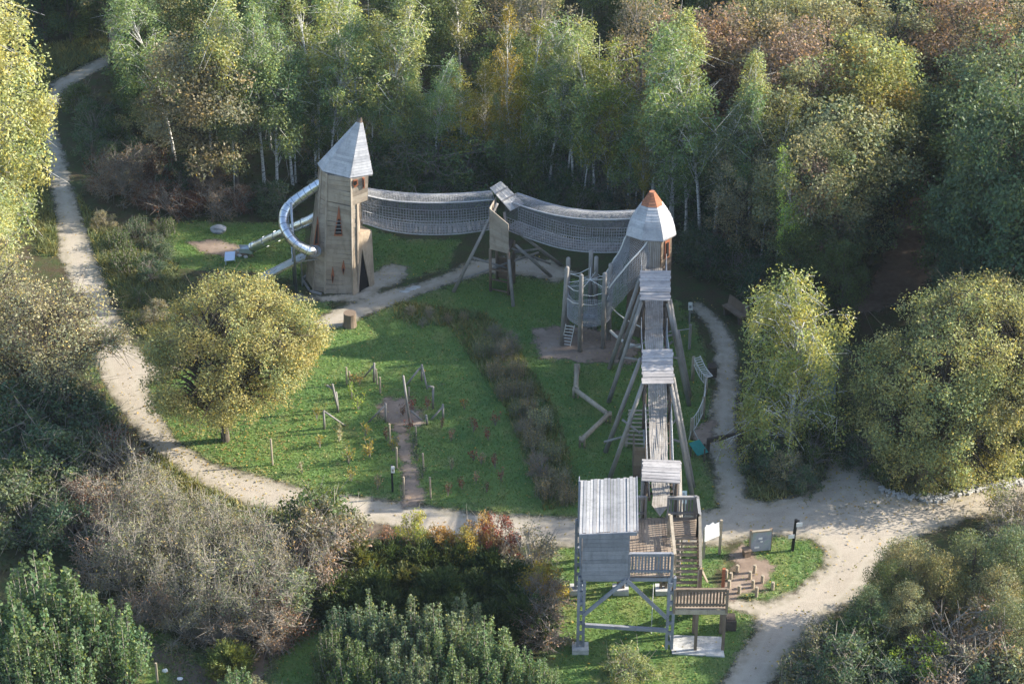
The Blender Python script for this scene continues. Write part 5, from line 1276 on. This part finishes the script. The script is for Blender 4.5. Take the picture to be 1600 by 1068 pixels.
# ---- forest: trees picked out by their tops
F_BL = ('forest behind the tall spire tower', 'trees of the wood behind the spire tower')
specs = [
 # kind, top x, top y, height, colour, width
 ('oak', 300, 62, 9.5, 'olb', 1.15), ('oak', 235, 105, 8.0, 'ol', 1.0), ('oak', 355, 85, 9.5, 'ol', 1.0), ('birch', 250, -5, 12, 'g', 1.1), ('birch', 305, -25, 12, 'gy', 1), ('birch', 345, 0, 12, 'g', 1),
 ('birch', 418, 58, 11.5, 'g', 1.15), ('birch', 395, 20, 12, 'g', 1), ('birch', 450, 80, 11.5, 'g', 1.1), ('birch', 440, 0, 12, 'g', 1), ('birch', 480, 12, 12, 'gy', 1.1), ('birch', 505, 40, 12, 'g', 1), ('birch', 522, 95, 11.5, 'g', 1.0), ('birch', 490, 110, 11, 'mg', 1),
 ('birch', 555, 10, 12, 'gy', 1.1), ('birch', 600, -5, 12.5, 'gy', 1.15), ('birch', 575, 70, 12, 'g', 1.05), ('birch', 625, 40, 12, 'gy', 1.1), ('birch', 640, 90, 11.5, 'gy', 1.05), ('birch', 605, 110, 11, 'g', 1.0), ('birch', 675, 85, 11.5, 'g', 1.0), ('birch', 660, 130, 10.5, 'g', 1),
 ('birch', 720, 110, 10.5, 'y', .95), ('birch', 755, 112, 10.3, (.24, .21, .055), 1.0), ('birch', 700, 150, 10, 'mg', 1), ('birch', 790, 32, 12.5, (.33, .27, .06), .85), ('birch', 825, 45, 12.2, (.25, .26, .05), .95), ('birch', 860, 48, 12, 'gy', 1.0), ('birch', 900, 50, 12, 'g', 1.0), ('birch', 935, 25, 12.5, 'gy', 1.2),
 ('birch', 955, 70, 12, (.22, .24, .06), 1.1), ('birch', 890, 95, 11.3, 'g', 1.0), ('birch', 835, 110, 11, 'g', 1), ('birch', 800, 150, 10, 'g', 1), ('birch', 850, 170, 10, 'mg', 1), ('birch', 915, 140, 10.5, 'g', 1), ('birch', 960, 150, 10.4, (.23, .20, .055), .9), ('birch', 1000, 110, 11, 'y', .9), ('birch', 985, 165, 10, 'g', 1),
 ('birch', 1030, 28, 12, 'gy', 1.0), ('birch', 1060, 40, 12, 'gy', 1.15), ('birch', 1035, 110, 11, 'ol', 1), ('birch', 1085, 85, 11.5, 'g', 1.1), ('birch', 1110, 52, 12, 'g', 1.05), ('birch', 1128, 140, 11.3, 'ggr', 1.15), ('birch', 1010, 190, 9.5, 'y', .8), ('birch', 1060, 170, 10, 'g', 1),
 ('birch', 1188, 82, 11, 'gy', .85), ('birch', 1165, 130, 10.5, 'g', .9), ('birch', 1205, 160, 9.5, (.24, .24, .075), .8), ('oak', 1170, 210, 8, 'olb', .9), 
 ('oak', 1090, 20, 10, 'br', 1.0), ('oak', 1150, 30, 10, 'br', 1.0), ('oak', 1205, 25, 10, 'olb', 1.1), ('oak', 1260, 40, 10.5, 'br', 1.15), ('sparse', 1235, 70, 10, 'br', 1.1), ('oak', 1310, 15, 10.5, 'ol', 1.2), ('oak', 1390, 10, 10.5, 'ol', 1.2), ('oak', 1350, 72, 10.5, 'gy', 1.1), ('oak', 1310, 100, 10, (.25, .20, .06), 1.05), ('oak', 1375, 105, 10, (.23, .21, .065), 1.05), ('oak', 1275, 110, 10, 'ol', .95),
 ('oak', 1255, 150, 9.5, 'ol', 1.0), ('oak', 1320, 160, 9.5, 'ol', 1.15), ('oak', 1370, 185, 9, 'ggr', 1.0), ('oak', 1285, 205, 9, 'ol', 1.0), ('birch', 1228, 218, 7.5, 'lime', .55), ('oak', 1345, 230, 8.5, 'ggr', .95),
 ('oak', 1350, 306, 6.6, 'olb', .95), ('oak', 1312, 350, 6.5, 'mg', .85), ('oak', 1380, 340, 5.5, 'ggr', .8), ('sparse', 1275, 250, 8, 'br', .9), ('dense', 1325, 385, 5, 'mg', .8),
 ('oak', 1435, 95, 10.5, 'ggr', 1.1), ('oak', 1490, 80, 10.5, 'ggr', 1.15), ('oak', 1555, 55, 11, 'ggr', 1.2), ('oak', 1600, 95, 11, 'ggr', 1.1), ('oak', 1460, 150, 10, 'ggr', 1.1), ('oak', 1520, 140, 10.5, 'mg', 1.15), ('oak', 1585, 170, 10, 'mg', 1.1), ('oak', 1545, 210, 9.5, 'mg', 1.1),
 ('oak', 1490, 225, 9.0, 'dg', 1.0), ('oak', 1600, 260, 9.5, 'dg', 1.1), ('oak', 1560, 300, 9, 'dg', 1.1), ('oak', 1505, 310, 8.5, 'dg', 1.0), ('oak', 1605, 350, 9, 'dg', 1.1), ('oak', 1545, 385, 8, 'dg', 1.1), ('dense', 1500, 400, 6.5, 'dg', 1.0), ('oak', 1470, 25, 10.5, 'ol', 1.1), ('oak', 1525, 5, 10.5, 'br', 1.1), ('sparse', 1495, 12, 10.5, 'br', 1.1), ('oak', 1590, 20, 11, 'olb', 1.1),
 ('oak', 225, 0, 9, 'mg', 1.0), ('dense', 222, 60, 5.5, 'mg', .9),
]
def region(px):
    if px < 480: return 'left of the spire tower', 'left'
    if px < 800: return 'behind the long net bridge', 'bridge'
    if px < 1150: return 'behind the orange-tipped tower', 'tip'
    if px < 1420: return 'right of the orange-tipped tower', 'right'
    return 'beyond the dark forest track at far right', 'far'
KW = dict(birch='slender birch with pale trunk in the wood', oak='rounded broadleaf tree in the wood', dense='low bushy tree in the wood', sparse='half bare brown tree in the wood')
def forest(kind, p, h, c, w):
    x, y = topx(V((p.x, p.y, h * .8))); rl, rk_ = region(x)
    lab = f'{KW[kind]} {rl}'; return plant(kind, p, h, c, lab, group=f'{kind} trees {rk_} wood'.replace('tip', 'central'), wide=w)
UNIQ = {(790, 32): 'golden-topped birch standing tallest above the middle tower', (300, 62): 'wide olive-brown tree spreading over the dark undergrowth left of the spire tower',
        (1128, 140): 'grey-green birch with the longest clear white trunk right of the orange-tipped tower', (1228, 218): 'narrow lime-green tree wedged among brown oaks high on the right'}
stand('birch', 1240, 488, 8.7, (.42, .50, .12), 'bright lime-yellow young tree at the wood edge right of the orange-tipped tower', variant=3, jit=0, wide=1.0)
def sited(x, y, h):
    while True:
        p = top(x, y, h); p.z = 0; q = np.array([[p.x, p.y]])
        if sd_union(q, WOODS)[0] > .2 or h < 5.5: break
        h -= .25                                # the wood's edge is further back: a shorter tree
    for k in range(60):
        q = np.array([[p.x, p.y]])
        if sd_union(q, TRACK[:1])[0] < -1.3: break
        p.x += .15 if x > 1410 else -.15
    return p, h
for k, x, y, h, c, w in specs:
    p, h = sited(x, y, h)
    if (x, y) in UNIQ: plant(k, p, h, c, UNIQ[(x, y)], wide=w)
    else: forest(k, p, h, c, w)
for i, (x, y, h, c) in enumerate(((72, 62, 6.0, 'dg'), (112, 66, 5.5, 'mg'), (142, 58, 4.6, 'dg'), (95, 30, 7, 'mg'), (50, 40, 7, 'dg'))): plant('dense', at(x, y), h, c, 'dark bushy tree above the bend of the upper left path', group='dark trees above the upper left path bend')
# ---- the rest of the wood, filled at natural spacing
tries = 0; fill = 0
GAP = gpoly([(660, 220), (790, 210), (790, 60), (680, 60)])       # darker hollow of bare trunks
while tries < 9000 and fill < 150:
    tries += 1
    x, y = rt.uniform(-36, 46), rt.uniform(-2, 58); q = np.array([[x, y]])
    if sd_union(q, WOODS)[0] < .3 or sd_union(q, CLEAR)[0] > -1.6: continue
    if min((x - a) ** 2 + (y - b) ** 2 for a, b in TREES) < 2.15 ** 2: continue
    if sdist(q, GAP)[0] > 0 and rt.random() < .8: continue
    px, py = topx(V((x, y, 8)))
    if 1170 < px < 1420 and topx(V((x, y, 0)))[1] > 400: continue
    if px > 1400: k, c, h = 'oak', rt.choice(('ggr', 'mg', 'dg', 'ol')), rt.uniform(8.5, 11)
    elif px > 1140: k, c, h = rt.choice((('oak', 'ol', 9.5), ('oak', 'olb', 9.5), ('oak', 'ggr', 9), ('birch', 'gy', 10.5), ('sparse', 'br', 9.5)))
    elif px < 480 and py < 60: k, c, h = rt.choice((('oak', 'mg', 9), ('birch', 'g', 11.5), ('oak', 'ol', 9)))
    else: k, c, h = rt.choice((('birch', 'g', 11), ('birch', 'g', 11.5), ('birch', 'gy', 11), ('birch', 'ol', 10.5), ('oak', 'mg', 8), ('oak', 'ol', 7.5), ('dense', 'mg', 6.5), ('sparse', 'olb', 9)))
    if y > 40: k, c = rt.choice((('oak', 'mg'), ('oak', 'dg'), ('birch', 'g'), ('oak', 'ol'), ('sparse', 'br')))
    if y > 30 and 640 < px < 820: k, c, h = 'sparse', 'dg', 11
    h *= rt.uniform(.9, 1.08); forest(k, V((x, y, 0)), h, c, rt.uniform(.85, 1.1)); fill += 1
print('forest fill', fill)
# bushes at the wood edge
EDGE = [(165, 300, 'rb'), (195, 310, 'br'), (230, 320, 'rb'), (265, 335, 'rb'), (210, 285, 'br'), (180, 265, 'dg'), (150, 250, 'dg'), (300, 330, 'rb'), (335, 335, 'br'), (370, 330, 'rb'), (410, 325, 'dg'), (440, 330, 'dg'), (250, 295, 'rb'), (290, 305, 'dg'),
        (320, 300, 'br'), (150, 215, 'dg'), (185, 225, 'mg'), (130, 180, 'mg'), (215, 250, 'dg'), (165, 355, 'olb'), (185, 385, 'mg'), (215, 365, 'dg'), (240, 385, 'dg'), (200, 420, 'mg'), (235, 440, 'dg'), (255, 410, 'dg'), (220, 475, 'mg'), (240, 500, 'olb'), (215, 160, 'dg'), (260, 365, 'mg')]
for x, y, c in EDGE: stand(rt.choice(('shrub', 'drybush')) if c in ('rb', 'br', 'olb') else rt.choice(('shrub', 'weeds') if y > 340 else ('shrub',)), x, y, rt.uniform(1.3, 2.2) * (.6 if y > 340 else 1), c, 'bush in the dark undergrowth between the left path and the spire tower', group='undergrowth bushes left of the spire tower', wide=rt.uniform(.9, 1.2))
for x, y, c in [(600, 300, 'dg'), (640, 310, 'mg'), (690, 320, 'dg'), (730, 305, 'mg'), (860, 335, 'dg'), (900, 340, 'mg'), (940, 345, 'dg'), (830, 320, 'mg'), (1085, 410, 'dg'), (1110, 425, 'dg'), (1150, 440, 'mg'), (1090, 380, 'dg'), (1180, 460, 'dg'), (1215, 475, 'mg'), (1255, 480, 'dg'), (1130, 400, 'br'), (1160, 415, 'dg'), (620, 265, 'mg'), (700, 280, 'dg'), (770, 290, 'mg'), (1490, 530, 'dg'), (1530, 570, 'dg'), (1580, 590, 'dg'), (1450, 520, 'dg')]:
    p = at(x, y); reg = 'bridge' if x < 960 else ('tower' if x < 1300 else 'track')
    plant('shrub', p, rt.uniform(1.2, 2.2), c, dict(bridge='dark shrub at the wood edge behind the net bridges', tower='dark shrub at the wood edge right of the orange-tipped tower', track='dark shrub under the far right trees by the forest track')[reg], group=f'edge shrubs {reg}')

ru = random.Random(77)
for k in range(80):
    x = ru.uniform(500, 1200); y = ru.uniform(225, 300) + max(0, x - 800) * .16
    p = at(x, y); q = np.array([[p.x, p.y]])
    if sd_union(q, CLEAR)[0] > -1.0 or sd_union(q, WOODS)[0] < -.8: continue
    plant(ru.choice(('shrub', 'shrub', 'drybush')), p, ru.uniform(1.2, 3.2), ru.choice(('dg', 'mg', 'mg', 'g', 'olb')), 'understorey bush among the birch trunks behind the net bridges', group='understorey bushes of the birch wood', wide=ru.uniform(.8, 1.3))
# ---- tall trees just outside the right edge, whose shade falls across the lawn
for x, y, h in ((1700, 590, 11.5), (1790, 560, 12), (1850, 610, 12), (1730, 540, 11)):
    plant('oak', at(x, y), h, 'mg', 'tall dark tree at the right edge of the wood', group='tall trees at the right edge', wide=1.15)
for x, y, h in ((1540, 525, 13), (1582, 560, 13.5), (1615, 592, 14), (1655, 612, 14)):
    plant('oak', at(x, y), h, 'dg', 'tall dark broadleaf tree standing behind the rounded trees at the right edge', group='tall dark trees behind the right-hand trees', wide=.85)
# ---- thicket of bare saplings, lower left
THK = gpoly([(185, 815), (250, 835), (330, 880), (430, 908), (500, 920), (505, 955), (450, 1000), (380, 1012), (300, 1000), (225, 965), (165, 910)])
pts = inpoly_pts([THK], 120, np.random.default_rng(9)); kept = []
for p in pts:
    if all((p[0] - a) ** 2 + (p[1] - b) ** 2 > .62 ** 2 for a, b in kept): kept.append(p)
for p in kept[:64]: plant('sapling', V((p[0], p[1], 0)), rt.uniform(2.9, 4.1), rt.choice(('gbr', 'olb', 'gbr', 'ol', 'ol')), 'thin leafless grey sapling in the dense lower left thicket', group='saplings of the lower left thicket', wide=1.1)
for x, y, h, c, k in [(150, 750, 2.4, 'ggr', 'shrub'), (185, 735, 2.2, 'rb', 'drybush'), (130, 760, 2.2, 'mg', 'shrub'), (205, 770, 2.3, 'gbr', 'drybush'), (240, 785, 2.0, 'gbr', 'drybush'), (290, 822, 2.0, 'gbr', 'drybush'), (340, 845, 2.0, 'gbr', 'drybush'), (400, 862, 2.0, 'olb', 'drybush'), (450, 872, 2.0, 'gbr', 'drybush'),
                      (180, 850, 2.2, 'br', 'drybush'), (160, 890, 2.2, 'br', 'drybush'), (190, 930, 2.0, 'olb', 'drybush'), (230, 975, 1.8, 'br', 'drybush'), (290, 1000, 1.8, 'olb', 'drybush'), (340, 1010, 1.6, 'br', 'drybush'), (410, 1010, 1.9, 'br', 'drybush'), (430, 995, 2.0, 'rb', 'drybush'), (470, 960, 2.2, 'ggr', 'shrub'), (500, 900, 2.6, 'br', 'drybush'), (520, 880, 2.8, 'olb', 'shrub'), (490, 935, 2.2, 'br', 'drybush'), (510, 850, 2.8, 'mg', 'shrub'), (475, 915, 2.5, 'br', 'drybush'), (120, 830, 2.0, 'rb', 'drybush'), (140, 800, 2.0, 'br', 'drybush'), (370, 880, 2.2, 'gbr', 'drybush')]:
    stand(k, x, y, h, c, 'autumn coloured bush round the rim of the bare sapling thicket', group='bushes round the sapling thicket')
for x, y, h, c in [(30, 690, 3.2, 'dg'), (75, 700, 3.0, 'dg'), (120, 700, 2.6, 'dg'), (150, 690, 2.4, 'dg'), (10, 730, 3.0, 'dg'), (60, 760, 2.8, 'dg'), (100, 755, 2.5, 'dg'), (30, 790, 2.6, 'mg'), (80, 800, 2.4, 'ggr'), (50, 835, 2.4, 'ggr'), (-10, 830, 2.6, 'ggr'), (110, 850, 2.2, 'dg'), (20, 660, 3.2, 'ol'), (60, 650, 2.5, 'ol'), (110, 660, 1.8, 'olb'), (140, 640, 1.3, 'olb')]:
    stand('shrub', x, y, h, c, 'dark dense bush below the half bare tree on the left side', group='dark bushes on the left side', wide=1.15)
# ---- young poplars
for x, y, h, lb in ((55, 858, 5.8, 'tallest leafy poplar at the lower left edge'), (100, 905, 5.0, 'leafy poplar right beside the tallest one at the lower left edge'), (15, 900, 5.4, 'leafy poplar cut by the lower left edge'), (30, 985, 4.2, 'yellowish low poplar in the very bottom left corner'), (85, 990, 4.0, 'low poplar in front of the tall ones at bottom left'), (178, 938, 3.9, 'separate narrow poplar standing right of the lower left group'), (362, 1040, 3.0, 'small pale poplar top cut by the bottom edge below the thicket')):
    hero('poplar', x, y, h, 'pop', lb, wide=1.05)
for x, y, h, c in ((535, 940, 3.2, 'dg'), (575, 925, 3.8, 'ggr'), (600, 965, 3.0, 'dg'), (640, 930, 4.0, 'ggr'), (625, 1000, 3.4, 'ggr'), (680, 940, 3.8, 'ggr'), (700, 975, 3.6, 'pop'), (725, 930, 3.4, 'ggr'), (760, 960, 3.9, 'pop'), (775, 1000, 3.4, 'pop'), (550, 1000, 3.4, 'mg'), (520, 975, 3.3, 'mg'), (820, 1005, 3.0, 'pop'), (850, 1030, 2.8, 'pop'), (660, 1020, 3.2, 'ggr'), (590, 1020, 3.2, 'mg'), (720, 1030, 3.2, 'pop')):
    hero('poplar', x, y, h, c, 'bluish green young poplar in the group left of the lookout platform', group='young poplars left of the lookout')
hero('shrub', 985, 1010, 1.6, (.25, .27, .12), 'pale green young bush growing in front of the lookout platform')
for x, y in ((560, 850), (610, 845), (660, 850), (710, 850), (760, 860), (800, 875), (580, 890), (630, 885), (690, 890), (745, 895), (795, 910), (550, 920), (600, 925), (660, 925), (720, 930), (775, 940), (820, 930), (520, 900)):
    hero('gorse', x, y, rt.uniform(1.5, 2.0), rt.choice(('gor', 'gor', 'gor2')), 'dark green spiky broom bush in the mass below the gravel path', group='broom bushes below the gravel path')
for k, x, y, h, c, lb, w in (('shrub', 612, 835, 1.7, 'pink', 'salmon pink shrub at the upper left of the broom bushes', .75), ('shrub', 642, 808, 2.2, (.38, .36, .10), 'pale yellow shrub beside the salmon pink one by the path', .6), ('shrub', 695, 826, 1.9, 'ora', 'low orange and green shrub in the middle of the coloured row', .7), ('shrub', 748, 806, 2.2, 'ora', 'tall orange shrub in the coloured row by the path', .65), ('shrub', 722, 826, 1.9, 'yb', 'mustard yellow shrub left of the tall orange one', .8), ('shrub', 783, 815, 2.0, 'red', 'dark red shrub at the right end of the coloured row', .8), ('drybush', 835, 850, 2.0, 'olb', 'straw brown bush right of the dark red shrub', 1.1), ('shrub', 850, 880, 1.9, 'yb', 'yellow-brown bush at the lawn edge left of the lookout hut', .9), ('drybush', 845, 920, 1.8, 'br', 'dry brown bush at the lawn edge left of the lookout legs', 1.1), ('drybush', 855, 960, 1.5, 'br', 'dead grey-brown bush beside the left footing of the lookout', 1.1)):
    hero(k, x, y, h, c, lb, wide=w, jit=0)
for x, y in ((580, 1040), (700, 1045), (790, 1050)): hero('shrub', x, y, 1.5, 'yb', 'small yellow-brown bush cut by the bottom edge left of the lookout', group='yellow bushes at the bottom edge')
hero('gorse', 355, 1005, 1.4, (.15, .18, .06), 'bright green broom bush at the bottom of the thicket')
# ---- bushes lower right
for x, y, h, c, k in [(1430, 850, 3.8, 'ol', 'dense'), (1480, 870, 3.8, (.21, .195, .085), 'dense'), (1400, 890, 3.3, 'mg', 'dense'), (1370, 930, 2.9, 'ggr', 'dense'), (1530, 850, 4.2, 'ggr', 'dense'), (1590, 830, 4.4, 'ggr', 'dense'), (1560, 900, 3.8, 'ol', 'dense'), (1430, 930, 3.2, 'ol', 'dense'), (1330, 960, 2.4, 'mg', 'shrub'), (1300, 990, 2.0, 'gbr', 'drybush'), (1270, 1015, 1.6, 'gbr', 'weeds'), (1250, 1040, 1.4, 'gbr', 'weeds'), (1290, 1030, 1.7, 'dg', 'shrub'), (1340, 1000, 2.4, 'dg', 'shrub'), (1490, 960, 2.8, 'br', 'drybush'), (1530, 985, 2.8, 'br', 'drybush'), (1590, 950, 3.5, 'ggr', 'dense'), (1475, 1000, 2.4, 'olb', 'drybush'), (1560, 1020, 2.6, 'ggr', 'shrub'), (1600, 1010, 3.0, 'ol', 'shrub'), (1380, 1030, 2.0, 'dg', 'shrub'), (1330, 1045, 1.8, 'dg', 'shrub'), (1500, 1050, 2.2, 'br', 'drybush')]:
    hero(k, x, y, h, c, 'bushy growth in the big mass at the lower right corner', group='bushes of the lower right mass', wide=1.05)
for x, y, c in ((1600, 775, 'gbr'), (1640, 770, 'olb'), (1572, 808, 'gbr'), (1600, 815, 'ggr'), (1640, 800, 'olb')): hero('drybush', x, y, 1.7, c, 'dry grey bush at the right edge below the stone kerb', group='dry bushes below the stone kerb', wide=1.2)
hero('shrub', 1440, 1010, 2.2, 'lime', 'bright lime-yellow bush at the bottom right edge', wide=1.0, jit=0)
for k in range(26):
    x, y = ru.choice(((ru.uniform(1640, 1850), ru.uniform(770, 1080)), (ru.uniform(-60, 900), ru.uniform(1110, 1180)), (ru.uniform(1200, 1700), ru.uniform(1110, 1180))))
    stand(ru.choice(('shrub', 'dense', 'drybush')), x, y, ru.uniform(1.4, 2.0), ru.choice(('mg', 'ol', 'ggr', 'gbr')), 'scrub bush on the near rim of the clearing at the edge of the picture', group='scrub at the near rim')
# ---- dry strip across the lawn
for x, y, h, c in [(640, 492, 1.0, 'br'), (670, 497, 1.0, 'br'), (700, 505, 1.0, 'br'), (660, 510, .8, 'olb'), (755, 555, 1.3, 'br'), (785, 560, 1.3, 'rb'), (775, 590, 1.3, 'br'), (805, 590, 1.3, 'br'), (790, 620, 1.3, 'br'), (820, 620, 1.2, 'olb'), (770, 530, 1.1, 'br'), (800, 545, 1.1, 'rb'), (825, 650, 1.3, 'br'), (845, 670, 1.5, 'grey'), (835, 700, 1.4, 'br'), (860, 720, 1.4, 'grey'), (845, 745, 1.4, 'br'), (875, 760, 1.3, 'dg'), (885, 785, 1.2, 'grey'), (850, 775, 1.3, 'dg'), (820, 680, 1.2, 'br'), (725, 500, .9, 'olb'), (810, 650, 1.2, 'rb')]:
    stand(rt.choice(('weeds', 'weeds', 'drybush')), x, y, h * (.78 if x > 740 else .55), rt.choice((c, 'olb', 'olb', 'ol')), 'clump of dead brown plants in the strip that divides the lawn', group='dead plants across the lawn', wide=.85)
# ---- young plants on the lawn
for x, y, h, c in [(553, 600, .8, 'ora'), (562, 602, .7, 'ora'), (550, 622, .9, 'lime'), (643, 645, 1.0, 'red'), (668, 640, .8, 'red'), (530, 690, 1.0, 'grey'), (571, 682, .9, 'yb'), (545, 725, 1.0, 'yb'), (578, 715, 1.1, 'yb'), (500, 700, .9, 'yb'), (549, 752, .8, 'yb'), (590, 765, .8, 'olb'), (472, 740, .8, 'olb'), (640, 675, .8, 'red'), (646, 700, .9, 'dg'), (652, 720, .9, 'dg'), (660, 745, .8, 'dg'), (705, 690, .7, 'pink'), (740, 675, .9, 'red'), (774, 665, .8, 'red'), (763, 688, .7, 'red'), (740, 720, .8, 'red'), (752, 725, .7, 'pink'), (774, 732, .8, 'red'), (705, 735, .8, 'olb'), (744, 755, .7, 'pink'), (722, 765, .7, 'rb'), (760, 770, .7, 'rb'), (783, 752, .7, 'red'), (700, 775, .7, 'rb'), (726, 640, .8, 'ora'), (560, 640, .9, 'lime'), (605, 690, .8, 'rb'), (495, 655, .8, 'yb'), (615, 705, .8, 'yb'), (630, 650, .7, 'rb'), (690, 670, .7, 'rb')]:
    cn = {'red': 'red', 'pink': 'pinkish red', 'ora': 'orange', 'rb': 'dull red', 'yb': 'yellow', 'lime': 'yellow-green', 'grey': 'grey', 'olb': 'olive', 'dg': 'dark green'}[c]
    sd_ = 'left' if x < 632 else 'right'
    stand('seedling', x, y, h, c, f'knee-high young plant with {cn} leaves on the lawn {sd_} of the trodden path', group=f'{cn} young plants on the {sd_} lawn', wide=1.1)
# ---- leafy ground cover of the wood floor
P = inpoly_pts(WOODS + [gpoly([(100, 150), (300, 340), (480, 340), (480, 300), (200, 100)]), gpoly([(0, 640), (200, 640), (220, 800), (180, 960), (0, 900)]), gpoly([(500, 860), (860, 860), (860, 1085), (500, 1085)]), gpoly([(1230, 1085), (1350, 930), (1620, 800), (1620, 1085)])], 42000, rg, CLEAR)
P3 = np.column_stack([P, np.abs(rg.normal(0, .16, len(P)))]); v, q = leaf_quads(P3, len(P3), .17, rg, .7, .8)
o = bpy.data.objects.new('ground_cover', mesh_np('ground_cover', v, q, M['leaf'])); link(o); o.color = (.07, .075, .03, 1); tag(o, 'low leaves and brambles on the floor of the wood', 'ground cover', kind='stuff')

# ---- fallen leaves under and around the trees
nl = 9000; lv = []
for (x, y, r, n) in [(at(352, 686).x, at(352, 686).y, 4.2, 2200), (at(1448, 722).x, at(1448, 722).y, 4.5, 1500), (at(1234, 712).x, at(1234, 712).y, 3.2, 900)]:
    lv.append(np.column_stack([rg.normal(x, r * .6, n), rg.normal(y, r * .6, n)]))
lv.append(inpoly_pts(LAWN, 2600, rg)); lv.append(inpoly_pts(PATH, 1500, rg, None, -.4))
P = np.vstack(lv); P3 = np.column_stack([P, rg.uniform(.03, .08, len(P))]); v, q = leaf_quads(P3, len(P3), .085, rg, .7, 3.0)
o = bpy.data.objects.new('fallen_leaves', mesh_np('fallen_leaves', v, q, M['leaf'])); link(o); o.color = (.34, .26, .10, 1); tag(o, 'fallen yellow and brown leaves strewn on grass and gravel', 'leaves', kind='stuff')
# ------------------------------------------------------------------ daylight
SUN_EL = rad(24.5); SUN_AZ = rad(9.0)        # azimuth measured from +X towards +Y
sd = V((math.cos(SUN_EL) * math.cos(SUN_AZ), math.cos(SUN_EL) * math.sin(SUN_AZ), math.sin(SUN_EL)))
sl_ = bpy.data.lights.new('sun', 'SUN'); so = bpy.data.objects.new('sun', sl_); COL.objects.link(so)
sl_.energy = 5.0; sl_.angle = rad(.53); sl_.color = (1.0, .93, .80); so.rotation_euler = (-sd).to_track_quat('-Z', 'Y').to_euler(); so.location = (40, 10, 60)
wd = bpy.data.worlds.new('World'); SC.world = wd; wd.use_nodes = True; nt = wd.node_tree; nt.nodes.clear()
sk = nt.nodes.new('ShaderNodeTexSky'); sk.sky_type = 'NISHITA'; sk.sun_disc = False; sk.sun_elevation = SUN_EL; sk.sun_rotation = math.atan2(sd.x, sd.y)
bg = nt.nodes.new('ShaderNodeBackground'); bg.inputs['Strength'].default_value = .15; ow = nt.nodes.new('ShaderNodeOutputWorld')
nt.links.new(sk.outputs[0], bg.inputs[0]); nt.links.new(bg.outputs[0], ow.inputs[0])
SC.view_settings.view_transform = 'Standard'; SC.view_settings.look = 'None'; SC.view_settings.exposure = 1.32; SC.view_settings.gamma = 1.0
SC.cycles.max_bounces = 6; SC.cycles.transparent_max_bounces = 8

# ------------------------------------------------------------------ the air: a thin autumn haze
hz = MB(); hz.hexa([(x, y, z) for z in (-1.0, 58.0) for x, y in ((-3200, -3200), (3200, -3200), (3200, 3200), (-3200, 3200))])
ho = hz.build('haze', []); tag(ho, kind='stuff')
ht = NT('haze_air'); pv = ht.n('ShaderNodeVolumePrincipled'); pv.inputs['Color'].default_value = (.62, .78, 1.0, 1); pv.inputs['Density'].default_value = 0.00012; pv.inputs['Anisotropy'].default_value = .2
ht.l(pv.outputs[0], ht.out.inputs['Volume']); ho.data.materials.append(ht.m)
